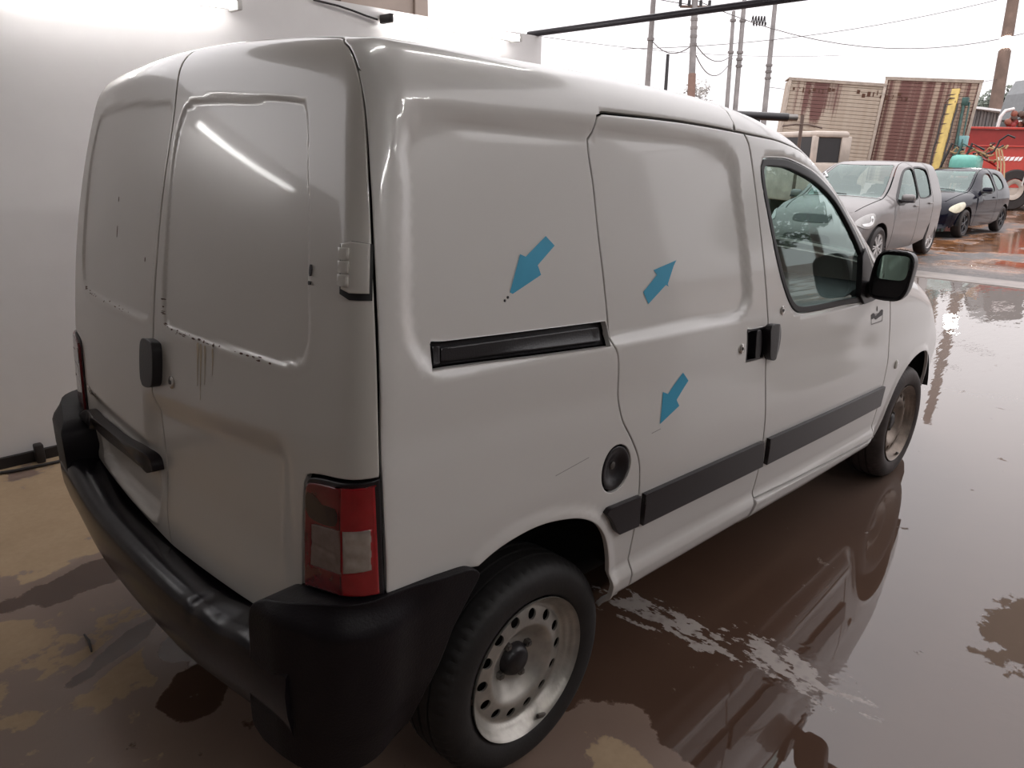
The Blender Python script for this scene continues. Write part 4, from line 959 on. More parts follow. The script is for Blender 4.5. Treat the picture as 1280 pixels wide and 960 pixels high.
def build_car(name, label, group, loc, yaw, paint_m, p):
    car = props(empty(name, loc, (0, 0, yaw)), label, 'car', group)
    B = Body(**p['body']); WB, r, hw = p['wb'], p['r'], p['hw']
    def st(x, z):
        zc = float(B.ZC(np.array(x))); 
        return (x, z) if z <= zc else (x, zc + B.RT * math.atan2(z - zc, float(B.WID(np.array(z))) - float(B.TAPER(np.array(x))) - B.YC))
    def poly(pts, closed=False, step=.05): 
        return np.array([st(x, z) for x, z in crom(pts, closed, step)])
    def pl(pts, step=.06): return np.array([st(x, z) for x, z in line(pts, step)])
    R = r + .045
    def arch(cx): return [(cx + R * math.cos(a), r + R * math.sin(a)) for a in np.linspace(math.pi + .05, -.05, 15)]
    ttop = lambda x: float(B.ZC(np.array(x))) + B.RT * 1.02
    cut = p['cuts']          # x of the vertical seams, rear to front
    xr, xf = p['xr'], p['xf']
    roofline = lambda a, b: [(x, ttop(x)) for x in np.linspace(a, b, max(3, int(abs(b - a) / .06)))]
    win = {k: poly(v, True, .04) for k, v in p['wins'].items()}
    zb = p['zb']
    seams = [xr] + cut + [xf]; names = p['names']
    wd = lambda q: .006 * np.exp(-((q[..., 1] - p['crease']) / .03)**2)
    for m in (False, True):
        prev = None
        for i, nm in enumerate(names):
            a, b = seams[i], seams[i + 1]
            bot = [(a, zb)]
            for cx in (0, WB):
                if a < cx - R and cx + R < b or (a < cx + R < b) or (a < cx - R < b):
                    bot += [q for q in arch(cx) if a < q[0] < b and q[1] > zb]
            bot += [(b, zb)]
            bottom = pl(bot)
            rgt = pl([(b, zb), (b, float(B.ZC(np.array(b))) * .98)]); 
            topc = np.array(roofline(b, a)); lft = pl([(a, float(B.ZC(np.array(a))) * .98), (a, zb)])
            hs = [inflate(win[nm], .006)] if nm in win else []
            o = B.panel(nm, join(bottom, rgt, topc, lft), paint_m, car, d=wd, holes=hs, gap=.006, step=.05, mirror=m)
            if nm in win:
                B.panel('window_glass', inflate(win[nm], .004), M_CGLASS if not p.get('darkglass') and nm == 'front_door' else M_CGLASSD, o, d=lambda q: wd(q) - .012, gap=0, flange=.003, step=.09, mirror=m, round_=False)
                ring = inflate(win[nm], .014)
                B.panel('window_trim', ring, M_SEAL, o, d=lambda q: wd(q) + .002, holes=[inset(ccw(win[nm]), .006)], gap=0, flange=.01, step=.06, mirror=m, round_=False)
            if nm in p['handles']:
                hx, hz = p['handles'][nm]; y = float(B.WID(np.array(hz))) - float(B.TAPER(np.array(hx)))
                box_obj('door_handle', (hx, (1 if m else -1) * (y + .012), hz), (.16, .03, .028), paint_m, o, .010)
    rb = B.side(np.array([(x, ttop(x)) for x in np.linspace(xr, p['cowl'], 60)]))[:, :2]
    cw = lambda y: p['cowl'] - .20 * (y * y - rb[-1, 1]**2) * 1.0
    fe = [(cw(y), y) for y in np.linspace(rb[-1, 1] + .03, -rb[-1, 1] - .03, 24)]
    outline = np.array(list(rb) + fe + list(rb[::-1] * [1, -1]))
    pil = np.array([q for q in rb if p['ws_top'] < q[0] < p['cowl'] - .10]); sidew = np.stack([pil[:, 0] + .015, pil[:, 1] + .045], 1)
    wtop = [(p['ws_top'] + .10 * (1 - (y / sidew[0, 1])**2), y) for y in np.linspace(-sidew[0, 1] - .03, sidew[0, 1] + .03, 20)]
    wbot = [(cw(y) - .04, y) for y in np.linspace(sidew[-1, 1] + .03, -sidew[-1, 1] - .03, 20)]
    WSo = ccw(np.array(list(sidew) + wbot + list(sidew[::-1] * [1, -1]) + wtop))
    roof = B.panel('roof_panel', ccw(outline), paint_m, car, how='top', holes=[inset(WSo, -.003)], gap=.003, step=.08)
    ws = B.panel('windscreen', WSo, M_CGLASSF, car, how='top', off=-.004, gap=0, flange=.004, step=.10, round_=False)
    fh = B.side(np.array([(x, ttop(x)) for x in np.linspace(p['cowl'] + .03, xf - .14, 24)]))[:, :2]
    hr = [(cw(y) + .02, y) for y in np.linspace(-fh[0, 1] - .03, fh[0, 1] + .03, 20)]
    hf = [(xf - .04 - .3 * y * y, y) for y in np.linspace(fh[-1, 1] + .03, -fh[-1, 1] - .03, 20)]
    B.panel('bonnet', ccw(np.array(list(fh) + hf + list(fh[::-1] * [1, -1]) + hr)), paint_m, car, how='top', gap=.004, step=.07)
    zt = p['nose_top']
    ns = B.panel('nose_panel', rect(-hw + .12, hw - .12, zb + .02, zt, .08), paint_m, car, how='front', step=.06)
    B.panel('grille', rect(-.36, .36, zb + .10, zb + .27, .03), M_BLACK, ns, how='front', off=.006, step=.06, flange=.01)
    B.panel('upper_grille', rect(-.30, .30, zt - .14, zt - .05, .02), M_BLACK, ns, how='front', off=.006, step=.06, flange=.01)
    B.panel('tail_panel', rect(-hw + .12, hw - .12, zb + .02, p['tail_top'], .08), paint_m, car, how='back', step=.06)
    for m in (False, True):
        hl = B.panel('headlight', ccw(poly(p['light'], True, .03)), p['light_mat'], car, d=lambda q: .008 + 0 * q[..., 0], gap=0, flange=.02, step=.04, mirror=m)
        if 'bar' in p: B.panel('light_bar', ccw(poly(p['bar'], True, .03)), M_CHALK, hl, d=lambda q: .012 + 0 * q[..., 0], gap=0, flange=.006, step=.04, mirror=m, round_=False)
        if 'seam' in p: B.panel('light_rim', ccw(poly(p['seam'], True, .03)), M_SEAL, hl, d=lambda q: .007 + 0 * q[..., 0], gap=0, flange=.01, step=.04, mirror=m, round_=False)
        sg = 1 if m else -1; mx, mz = p['mirror']; y = float(B.WID(np.array(mz)))
        h = bm_obj('door_mirror', (lambda b_: (add_box(b_, (mx, sg * (y + .10), mz), (.10, .20, .12), None, .045), b_)[1])(bmesh.new()), p['mirror_mat'], car, angle=60)
        box_obj('mirror_foot', (mx + .01, sg * (y + .0), mz - .045), (.09, .12, .05), M_BLACK, h, .012); box_obj('mirror_skirt', (mx, sg * (y + .10), mz - .045), (.102, .19, .04), M_BLACK, h, .015)
    for cx in (0, WB):
        for sg in (-1, 1):
            car_wheel(car, (cx, sg * (hw - .025), r), r, sg, p['rim'], p['spokes'])
            V = []; n = 14
            for i in range(n + 1):
                a = -.1 + (math.pi + .2) * i / n
                for yy in (hw - .03, hw - .32): V.append((cx + (R + .02) * math.cos(a), sg * yy, r + (R + .02) * math.sin(a)))
            mesh_obj('wheel_arch_liner', V, [(2 * i, 2 * i + 1, 2 * i + 3, 2 * i + 2) for i in range(n)] + [tuple(2 * i + 1 for i in range(n + 1))], M_INNER, car)
    box_obj('floor_pan', (WB / 2 - .1, 0, zb + .12), (WB + .6, hw * 1.15, .16), M_INNER, car, .02)
    box_obj('seat_row', (.55, 0, .62), (.5, hw * 1.3, .5), M_SEAT, car, .06); 
    for sg in (-1, 1):
        sb = box_obj('seat_back', (1.05, sg * .34, .86), (.14, .44, .60), M_SEAT, car, .05, rot=(0, -.2, 0)); box_obj('headrest', (.96, sg * .34, 1.22), (.08, .24, .15), M_SEAT, sb, .03)
    box_obj('dashboard', (p['cowl'] - .30, 0, .84), (.38, hw * 1.5, .20), M_DASH, car, .04)
    # wiper resting on the screen
    def onglass(x, y, d=.012):
        pnt = B.top(np.array([(x, y)], float)); g = B.grad(pnt); return tuple(pnt[0] + g[0] * d)
    wy = p['wiper']; tube_obj('wiper', [onglass(cw(y) - .05 - .05 * k_, y) for y, k_ in zip(np.linspace(wy[0], wy[1], 9), np.linspace(0, wy[2], 9))], .009, M_SEAL, ws, 6)
    # figures chalked on the windscreen
    for ch, (y0, x0, sc) in zip(p['chalk'][0], p['chalk'][1]):
        for stroke in {'4': [[(.62, 0), (.15, .55), (.75, .55)], [(1.0, 0), (.35, 1.25)]], '2': [[(.1, .15), (.5, 0), (.75, .2), (.55, .55), (.05, 1.0), (.75, 1.0)]], '7': [[(.05, .0), (.8, 0), (.3, 1.0)]]}[ch]:
            tube_obj('chalk_mark', [onglass(x0 + v * sc[1], y0 - u * sc[0], .006) for u, v in stroke], .016, M_CHALK, ws, 6)
    return car
FOX = dict(body=dict(
    WID=pchip([.15,.3,.5,.7,.85,.97,1.15,1.35,1.5,1.65], [.74,.79,.815,.82,.815,.795,.735,.66,.59,.50]),
    TAPER=pchip([-.7,-.3,.3,1.5,2.2,2.7,3.1,3.3], [.06,.02,0,0,.015,.05,.12,.18]),
    REARX=pchip([.2,.5,.8,1.0,1.2,1.45,1.6], [-.56,-.60,-.585,-.54,-.47,-.37,-.28]),
    ZTOP=pchip([-.8,-.3,.2,.6,1.0,1.25,1.5,1.8,2.1,2.4,2.8], [1.46,1.515,1.54,1.545,1.535,1.50,1.40,1.225,1.04,.86,.6]),
    HOOD=pchip([1.6,2.0,2.4,2.8,3.0,3.2], [1.10,1.05,.985,.89,.80,.62]),
    BOW=.16, CAM=.06, BWX=.22, nose=lambda x, y, z: x - 3.27 + .34 * y * y + .22 * (z - .45)**2,
    XC=-.22, YC=.34, RC=.22, RT=.22, ZC=lambda x: 1.30 - .78 * sstep(x, 1.05, 2.2), zmin=.17, cab_r=.12, hwx=.2, hcam=.08),
    wb=2.465, r=.300, hw=.815, zb=.20, xr=-.28, xf=3.02, cuts=[.22, .93, 1.98], names=['side_panel', 'rear_door', 'front_door', 'fender'], crease=.78,
    wins={'front_door': [(.99,.985), (1.90,.935), (1.92,.96), (1.68,1.165), (1.44,1.34), (1.26,1.42), (1.0,1.435), (.975,1.40), (.97,1.02)],
          'rear_door': [(.30,1.02), (.88,.99), (.905,1.02), (.905,1.40), (.88,1.435), (.42,1.43), (.30,1.39), (.28,1.08)]},
    handles={'front_door': (1.10, .86), 'rear_door': (.38, .88)}, cowl=2.14, ws_top=1.24, nose_top=.80, tail_top=.95,
    light=[(2.72,.63), (2.98,.60), (3.06,.68), (3.02,.76), (2.86,.82), (2.70,.80)], bar=[(2.76,.655), (2.97,.63), (2.99,.66), (2.83,.685), (2.80,.77), (2.76,.78)],
    light_mat=simple('bright_headlight', (.30, .29, .28), .12, coat=.6), mirror=(1.76, 1.0), mirror_mat=None, rim=simple('silver_hubcap', (.46, .44, .43), .35, metal=.4), spokes=7,
    wiper=(.10, -.45, .9), chalk=('24', [(-.62 + .0, 1.50, (.16, .19)), (-.42, 1.52, (.20, .22))]))
KA = dict(body=dict(
    WID=pchip([.15,.3,.5,.68,.82,.95,1.1,1.25,1.4,1.5], [.74,.79,.815,.82,.81,.775,.70,.62,.54,.48]),
    TAPER=pchip([-.7,-.3,.3,1.5,2.2,2.7,3.1,3.3], [.09,.03,0,0,.015,.05,.13,.20]),
    REARX=pchip([.2,.5,.8,.95,1.1,1.3,1.5], [-.56,-.61,-.59,-.54,-.46,-.32,-.20]),
    ZTOP=pchip([-.8,-.3,.2,.6,.95,1.2,1.45,1.75,2.05,2.35,2.8], [1.28,1.37,1.42,1.43,1.415,1.36,1.26,1.10,.94,.78,.5]),
    HOOD=pchip([1.6,1.9,2.3,2.7,2.95,3.2], [1.02,.985,.935,.85,.76,.58]),
    BOW=.22, CAM=.07, BWX=.24, nose=lambda x, y, z: x - 3.22 + .42 * y * y + .25 * (z - .42)**2,
    XC=-.18, YC=.32, RC=.22, RT=.22, ZC=lambda x: 1.16 - .68 * sstep(x, .95, 2.1), zmin=.17, cab_r=.13, hwx=.25, hcam=.10),
    wb=2.45, r=.292, hw=.815, zb=.20, xr=-.24, xf=2.98, cuts=[.72, 1.95], names=['side_panel', 'front_door', 'fender'], crease=.74, darkglass=False,
    wins={'front_door': [(.84,.945), (1.70,.885), (1.73,.905), (1.50,1.09), (1.28,1.24), (1.12,1.30), (.90,1.31), (.83,1.27), (.82,.98)],
          'side_panel': [(.15,1.02), (.60,.955), (.65,.98), (.65,1.27), (.60,1.305), (.30,1.27), (.12,1.12)]},
    handles={'front_door': (.90, .80)}, cowl=2.05, ws_top=1.14, nose_top=.72, tail_top=.85,
    light=[(2.58,.66), (2.70,.57), (2.95,.53), (3.02,.60), (2.98,.68), (2.80,.745), (2.60,.74)],
    light_mat=simple('cream_headlight', (.52, .49, .36), .15, coat=.6), mirror=(1.66, .97), mirror_mat=None, rim=simple('dark_alloy', (.05, .05, .055), .35, metal=.5), spokes=5,
    wiper=(.35, -.40, 1.1), chalk=('74', [(-.60, 1.38, (.14, .18)), (-.42, 1.40, (.16, .18))]))
M_SILVER = simple('silver_car_paint', (.145, .132, .128), .32, metal=.1, coat=.25, var=.05)
M_NAVY = simple('dark_navy_paint', (.004, .004, .010), .14, spec=.2, coat=.04, var=.1)
FOX['mirror_mat'] = M_SILVER; KA['mirror_mat'] = M_NAVY
build_car('hatchback_car', 'silver five-door hatchback parked nose-on beyond the van', None, (13.11, 2.967, 0), math.radians(180.5), M_SILVER, FOX)
build_car('hatchback_car', 'dark navy hatchback with cream headlights parked behind the silver one', None, (19.44, 3.298, 0), math.radians(177), M_NAVY, KA)

# ================================================================== TRUCK BODIES, MACHINES, POLES
def streaky(name, base, rustc, amount, seed, patch=None):
    m, n, b = new_mat(name); tc = N(n, 'ShaderNodeTexCoord')
    def nz(scale, st, w, det=5):
        mp = N(n, 'ShaderNodeMapping'); mp.inputs['Scale'].default_value = st; mp.inputs['Location'].default_value = (w, w * .7, w * .4)
        t = N(n, 'ShaderNodeTexNoise'); t.inputs['Scale'].default_value = scale; t.inputs['Detail'].default_value = det; t.inputs['Roughness'].default_value = .62
        n.links.new(tc.outputs['Object'], mp.inputs[0]); n.links.new(mp.outputs[0], t.inputs['Vector']); return t.outputs['Fac']
    big = nz(1.1, (1, 1, .35), seed); st_ = nz(7., (1, 1, .07), seed + 2); st2 = nz(16., (1, 1, .12), seed + 5)
    k = math_(n, 'ADD', math_(n, 'ADD', .22, math_(n, 'MULTIPLY', big, .5)), math_(n, 'ADD', math_(n, 'MULTIPLY', math_(n, 'SUBTRACT', st_, .5), 1.0), math_(n, 'MULTIPLY', math_(n, 'SUBTRACT', st2, .5), .6)))
    if patch:
        sp_ = N(n, 'ShaderNodeSeparateXYZ'); n.links.new(tc.outputs['Object'], sp_.inputs[0]); _, wx_, wy_ = world_xy(n); gz = N(n, 'ShaderNodeSeparateXYZ'); n.links.new(N(n, 'ShaderNodeNewGeometry').outputs['Position'], gz.inputs[0])
        k = math_(n, 'ADD', k, math_(n, 'MULTIPLY', math_(n, 'MULTIPLY', math_(n, 'MAXIMUM', blob(n, sp_.outputs[0], sp_.outputs[2], *patch), 0.), maprange(n, gz.outputs[2], 2.35, 3.05)), .55))
    col = mixc(n, maprange(n, st_, .35, .75, 0., .5), base, (.27, .19, .14))
    col = mixc(n, maprange(n, k, amount, amount + .16, 0., .92), col, rustc)
    n.links.new(col, b.inputs['Base Color']); b.inputs['Roughness'].default_value = .7; return m
M_BOXL = streaky('rust_patched_sheet', (.40, .335, .27), (.115, .040, .036), .66, 1.3, (-.40, .0, .85, 3.0))
M_BOXR = streaky('rust_streaked_sheet', (.36, .27, .21), (.125, .046, .040), .355, 4.1)
M_FRAME = simple('weathered_frame', (.36, .30, .25), .6, var=.2)
M_CABP = simple('faded_cab_paint', (.42, .36, .31), .5, var=.2, scale=3)
M_DARKW = simple('dark_opening', (.012, .010, .011), .4)
def box_body(name, label, a, b_, z0, z1, depth, mat, lean, slats):
    """box truck body whose visible face runs on the ground from a to b_; its slats are real"""
    a = Vector((*a, 0)); b_ = Vector((*b_, 0)); L = (b_ - a).length; yaw = math.atan2(b_.y - a.y, b_.x - a.x)
    t = props(empty(name, a, (0, lean, yaw)), label, 'truck body')
    H = z1 - z0
    box_obj('shell', (L / 2, depth / 2 + .03, (z0 + z1) / 2), (L - .04, depth, H - .04), mat, t)
    first = None; h = H / slats
    for k in range(slats):
        z = z0 + h * (k + .5)
        if first is None:
            bm = bmesh.new(); add_box(bm, (0, 0, 0), (L - .16, .05, h * .92), None, .008); first = bm_obj('slat', bm, mat, t); o = first
        else:
            o = first.copy(); COL.objects.link(o); o.parent = t
        o.location = (L / 2, .012, z)
    for x in (.04, L - .04): box_obj('corner_post', (x, 0, (z0 + z1) / 2), (.08, .09, H), M_FRAME, t, .01)
    for z in (z0, z1): box_obj('edge_rail', (L / 2, 0, z), (L, .09, .07), M_FRAME, t, .01)
    box_obj('roof_skin', (L / 2, depth / 2, z1 + .04), (L + .02, depth + .1, .03), M_FRAME, t)
    box_obj('chassis', (L / 2, depth / 2, z0 - .20), (L * .8, depth * .7, .22), M_DARKW, t, .02)
    for x in (L * .25, L * .8):
        lathe_obj('wheel', [(0, .02), (.22, .02), (.26, .06), (.42, .06), (.48, 0), (.48, -.2), (.42, -.24), (0, -.2)], M_CTYRE, t, seg=28, loc=(x, depth * .3, .50))
    return t
left_box = box_body('truck_box_body', 'beige slatted truck body with red rust patches, behind the old cab', (20.80, 9.12), (22.24, 6.86), .95, 3.78, .9, M_BOXL, math.radians(4.0), 27)
right_box = box_body('truck_box_body', 'truck body covered in dark rust streaks, behind the yellow ladder', (22.46, 7.00), (23.14, 4.66), .95, 3.80, 1.2, M_BOXR, math.radians(3.8), 30)
# worn marks along the upper rail of the left body
bm = bmesh.new(); rr = random.Random(3)
for k in range(26):
    x = .2 + k * .135 + rr.uniform(-.04, .04); w = rr.uniform(.02, .09); hh = rr.uniform(.03, .14)
    if 8 < k < 13 or x > 3.6: continue
    add_box(bm, (x, -.018, 3.52 + rr.uniform(-.06, .06)), (w, .006, hh))
props(bm_obj('worn_marks', bm, M_RUST, left_box), kind='stuff')
# old cab in front of the left body
cab = props(empty('truck_cab', (17.95, 6.55, 0), (0, 0, math.radians(150))), 'old beige truck cab with dark windows, in front of the slatted body', 'truck')
bm = bmesh.new(); add_box(bm, (.20, 0, 1.00), (1.0, 1.9, .95), None, .08); bm_obj('cab_body', bm, M_CABP, cab, angle=40)
bm = bmesh.new(); add_box(bm, (.19, 0, 2.12), (.94, 1.84, .15), None, .06); bm_obj('cab_roof', bm, M_CABP, cab, angle=40)
for x, y, w in ((.62, -.84, .12), (.62, .84, .12), (-.22, -.84, .28), (-.22, .84, .28)): box_obj('pillar', (x, y, 1.76), (w, .12, .64), M_CABP, cab, .02)
box_obj('windscreen', (.64, 0, 1.76), (.03, 1.60, .58), M_DARKW, cab); box_obj('rear_panel', (-.30, 0, 1.76), (.05, 1.7, .62), M_CABP, cab)
for s in (-1, 1):
    box_obj('side_window', (.24, s * .85, 1.76), (.66, .03, .56), M_DARKW, cab)
    lathe_obj('wheel', [(0, .02), (.2, .02), (.42, .05), (.46, 0), (.46, -.2), (0, -.2)], M_CTYRE, cab, seg=24, loc=(.2, s * .85, .46), sgn=s)
# roof bar and mirror post nearer the camera belong to the cab's neighbour
bar = props(empty('roof_bar', (12.75, 5.30, 0)), 'black bar on a post, showing just above the van roof beside the truck cab', 'bar')
tube_obj('bar', [(-.55, .57, 2.34), (.28, -.33, 2.30)], .075, M_BLACK, bar, 8); tube_obj('bar_end', [(.28, -.33, 2.30), (.40, -.46, 2.295)], .06, M_DKSTEEL, bar, 8)
tube_obj('post', [(-.1, .08, 0), (-.1, .08, 2.3)], .05, M_BLACK, bar); box_obj('foot', (-.1, .08, .01), (.2, .2, .02), M_BLACK, bar)
mp_ = props(empty('mirror_post', (14.2, 5.22, 0)), 'dark upright post with a cross arm beside the old cab', 'post')
tube_obj('upright', [(0, 0, 0), (.03, .02, 2.40)], .035, M_STEELB, mp_); tube_obj('cross_arm', [(-.30, .26, 2.18), (-.1, .10, 2.22), (.12, -.08, 2.22), (.36, -.27, 2.16)], .02, M_STEELB, mp_, 6)
# yellow ladder-like boom and green post leaning on the right body
yb = props(empty('ladder_boom', (21.85, 4.88, 0)), 'yellow ladder-like boom with chains leaning on the rusty truck body', 'boom')
M_YEL = simple('faded_yellow_paint', (.50, .36, .10), .5, var=.2, scale=6); M_GRN = simple('dark_green_paint', (.03, .075, .065), .5, var=.3); M_CYAN = simple('pale_blue_box', (.17, .33, .34), .5)
box_obj('beam', (.49, .05, 1.86), (.07, .20, 3.3), M_YEL, yb, .01, rot=(0, math.radians(15), 0))
for k in range(12):
    z = .5 + k * .255; x = .04 + (z - .2) * .262
    box_obj('rung', (x, .06, z), (.03, .30, .03), M_STEELB, yb, rot=(0, 0, .1))
for s in (-.10, .20): tube_obj('chain', [(x_ * .9 + .0, s + .012 * math.sin(i * 2.1), .3 + i * .23) for i, x_ in enumerate(np.linspace(.02, .82, 13))], .022, M_DARKW, yb, 6)
tube_obj('hook', [(.80, -.02, 3.1), (.84, .0, 3.2), (.80, .14, 3.22), (.78, .22, 3.12)], .025, M_STEELB, yb, 6)
gp = props(empty('green_post', (21.75, 4.55, 0)), 'dark green machine post beside the yellow boom', 'post')
tube_obj('upright', [(.30, .02, .0), (.68, .04, 1.55), (1.02, .13, 3.15)], .042, M_GRN, gp, 8); tube_obj('stay', [(.38, -.08, .0), (.72, -.09, 1.6), (1.05, 0, 3.1)], .022, M_GRN, gp, 6)
box_obj('head', (1.02, .10, 3.12), (.14, .16, .22), M_GRN, gp, .02)
box_obj('blue_box', (.93, -.05, 2.09), (.22, .22, .28), M_CYAN, gp, .02)
# sprayer with turquoise tank, pipes and hoses
sp = props(empty('field_sprayer', (21.4, 3.80, 0)), 'field sprayer with turquoise tank and tangled hoses behind the dark car', 'machine')
bm = bmesh.new(); add_box(bm, (-.15, .15, 1.46), (.9, .62, .52), None, .14); bm_obj('tank', bm, simple('turquoise_tank', (.12, .37, .31), .35), sp, angle=60)
box_obj('frame', (0, .1, 1.08), (1.3, .8, .12), M_DARKW, sp, .02); 
for x in (-.45, .45): lathe_obj('wheel', [(0, .04), (.3, .04), (.5, .05), (.55, 0), (.55, -.16), (0, -.16)], M_CTYRE, sp, seg=28, loc=(x, -.35, .55))
M_TAN = simple('tan_hose', (.36, .22, .11), .6); M_ORNG = simple('faded_orange', (.24, .075, .045), .5)
rr = random.Random(11)
for k in range(9):
    p0 = Vector((.0 + rr.uniform(-.3, .2), rr.uniform(-.35, .35), 1.75)); pts = [p0]
    for j in range(5): pts.append(pts[-1] + Vector((rr.uniform(-.10, .16), rr.uniform(-.22, .12), rr.uniform(-.12, .16))))
    tube_obj('hose', pts, rr.uniform(.016, .028), rr.choice([M_TAN, M_DARKW, M_RED, M_TAN]), sp, 6)
for k in range(3): tube_obj('hose', [(.1 + .05 * k, -.25 - .06 * k, 1.98 - .05 * k), (.05, -.42 - .06 * k, 1.85), (-.05, -.55 - .07 * k, 1.5), (-.2, -.62 - .08 * k, 1.15)], .022, M_TAN, sp, 6)
for y in (.75, .50, .28): tube_obj('boom_arm', [(-.3, y, 1.2), (-.2, y - .2, 2.0), (.0, y - .45, 1.85)], .03, rr.choice([M_GRN, M_DARKW]), sp, 6)
# red hopper trailer
M_REDP = simple('red_machine_paint', (.44, .035, .020), .35, coat=.4, var=.08); M_REDD = simple('deep_red_paint', (.26, .020, .016), .45, var=.1)
tr = props(empty('hopper_trailer', (28.2, 4.85, 0), (0, 0, math.radians(-45))), 'large red hopper trailer with white lettering at the right edge', 'trailer')
# local x runs to the right in view, y away
def quad_prism(name, pts, y0, y1, mat, par):
    bm = bmesh.new(); a_ = [bm.verts.new((x, y0, z)) for x, z in pts]; b2 = [bm.verts.new((x, y1, z)) for x, z in pts]
    bm.faces.new(a_); bm.faces.new(b2[::-1])
    for i in range(len(pts)): bm.faces.new((a_[i], b2[i], b2[(i + 1) % len(pts)], a_[(i + 1) % len(pts)]))
    return bm_obj(name, bm, mat, par)
quad_prism('hopper', [(-1.55, 2.05), (3.4, 2.05), (3.4, 1.3), (2.2, .75), (.1, .75), (-.5, 1.35)], .0, 2.2, M_REDP, tr)
quad_prism('upper_board', [(-1.35, 2.07), (3.4, 2.07), (3.4, 2.58), (-1.25, 2.58)], .06, 2.15, M_REDD, tr)
box_obj('rim_rail', (1.05, .02, 2.62), (4.7, .10, .07), M_REDP, tr, .01); box_obj('waist_rail', (.95, -.03, 2.06), (4.9, .08, .05), M_REDP, tr, .01)
for x in (1.02, 1.25): box_obj('rib', (x, -.03, 1.4), (.05, .05, 1.2), M_FIT, tr, .008, rot=(0, .12, 0))
for k, (x, w) in enumerate(((-.02, .10), (.12, .11), (.26, .10), (.40, .12), (.56, .11), (.70, .09))):
    quad_prism('letter_mark', [(x - .03, 1.60), (x + w - .03, 1.62), (x + w + .02, 1.74), (x + .02, 1.72)], -.02, .0, M_CHALK, tr)
box_obj('chassis', (1.0, 1.1, .66), (3.4, 1.2, .16), M_DARKW, tr, .02)
for x, y in ((.72, .06), (1.95, .06), (.72, 2.0), (1.95, 2.0)):
    w = lathe_obj('wheel', [(0, .03), (.34, .03), (.38, .10), (.62, .10), (.68, .04), (.68, -.22), (.6, -.28), (0, -.24)], M_CTYRE, tr, seg=36, loc=(x, y, .68))
    lathe_obj('rim', [(0, .05), (.18, .05), (.22, .09), (.33, .10), (.345, .06)], M_CABP, w, seg=28)
# grey corrugated shed behind
sh = props(empty('grey_shed', (35.6, 8.6, 0), (0, 0, math.radians(-47))), 'grey corrugated shed with a white roof edge', 'shed')
M_CORR = streaky('grey_sheeting', (.12, .115, .12), (.045, .04, .042), .50, 2.2)
for k in range(16): box_obj('wall_sheet', (k * .14, 0, 1.9 - k * .009), (.11, .05 + .03 * (k % 2), 3.8 - k * .018), M_CORR, sh)
box_obj('wall_core', (1.05, .06, 1.8), (2.2, .04, 3.5), M_CORR, sh); quad_prism('roof', [(-.15, 3.80), (2.35, 3.56), (2.35, 3.64), (-.15, 3.90)], -.2, 4.0, M_CHALK, sh)
for x in (.1, 2.1): box_obj('post', (x, 3.8, 1.8), (.1, .1, 3.5), M_STEELB, sh)
# harvester at the right edge: dark cab and orange works
hv = props(empty('harvester', (31.9, 5.5, 0), (0, 0, math.radians(-45))), 'dark machine with orange works above the red trailer', 'machine')
box_obj('body', (1.35, .9, 1.85), (2.0, 1.4, 2.3), M_DARKW, hv, .05); 
quad_prism('cab', [(.45, 3.1), (2.2, 3.1), (2.2, 4.5), (.85, 4.5), (.6, 4.0)], .3, 1.6, simple('grey_cab', (.14, .15, .155), .3), hv); box_obj('cab_stripe', (1.35, .27, 3.95), (.9, .03, .13), M_CHALK, hv)
rr = random.Random(5)
for k in range(14): lathe_obj('pulley', [(0, .06), (.06, .06), (.10, .04), (.11, -.04), (0, -.04)], rr.choice([M_ORNG, M_REDD, M_STEELB]), hv, seg=14, loc=(-.12 + rr.uniform(0, .9), .1 + rr.uniform(-.1, .1), 2.86 + rr.uniform(0, .40)))
tube_obj('shroud', [(-.42, .1, 2.7), (-.38, .1, 3.15), (-.25, .1, 3.35), (.05, .1, 3.42)], .06, M_FIT, hv, 8)
for x in (.3, 1.6): lathe_obj('wheel', [(0, .05), (.4, .05), (.7, .08), (.75, 0), (.75, -.3), (0, -.3)], M_CTYRE, hv, seg=28, loc=(x, .1, .75))
# poles
def pole_mat(name, c): return simple(name, c, .8, var=.25, scale=2.)
M_LAMPW = emit('lit_yard_lamp', (1, .97, .93), 60.)
M_PG = pole_mat('grey_pole', (.20, .185, .18)); M_PB = pole_mat('brown_pole', (.13, .085, .065)); M_PR = simple('red_band_paint', (.19, .115, .09), .8)
def pole(label, x, y, top, lean, r, mat, extra=None, name='utility_pole'):
    t = props(empty(name, (x, y, 0)), label, 'pole', None); L = Vector((lean[0], lean[1], 1.0))
    tube_obj('shaft', [Vector((0, 0, -.1)), L * top], [r * 1.15, r * .8], mat, t, 12)
    if extra: extra(t, L)
    return t
def collars(t, L, zs, r=.14):
    for z in zs: p = L * z; tube_obj('collar', [p - Vector((0, 0, .05)), p + Vector((0, 0, .05))], r, M_PG, t, 10)
def arm(t, L, z, w, n=2):
    p = L * z; d = Vector((.70, -.71, 0)); tube_obj('cross_arm', [p - d * w, p + d * w], .05, M_PB, t, 6)
    for k in (-1, -.4, .4, 1)[:n * 2]: q = p + d * w * k; tube_obj('insulator', [q, q + Vector((0, 0, .22))], .06, M_DARKW, t, 8)
pole('grey pole farthest left, nearest the end of the white wall', 25.0, 16.83, 11.0, (.07 * .7, .03), .11, M_PG, lambda t, L: collars(t, L, (6.0,)))
def ex2(t, L):
    collars(t, L, (5.6, 5.9, 6.2, 6.5), .135); arm(t, L, 6.95, .55); tube_obj('painted_foot', [L * 0, L * 4.55], .146, M_PR, t, 12)
pole('pole with a reddish lower end and a cross arm', 24.15, 14.0, 11.0, (.16, .155), .125, M_PG, ex2)
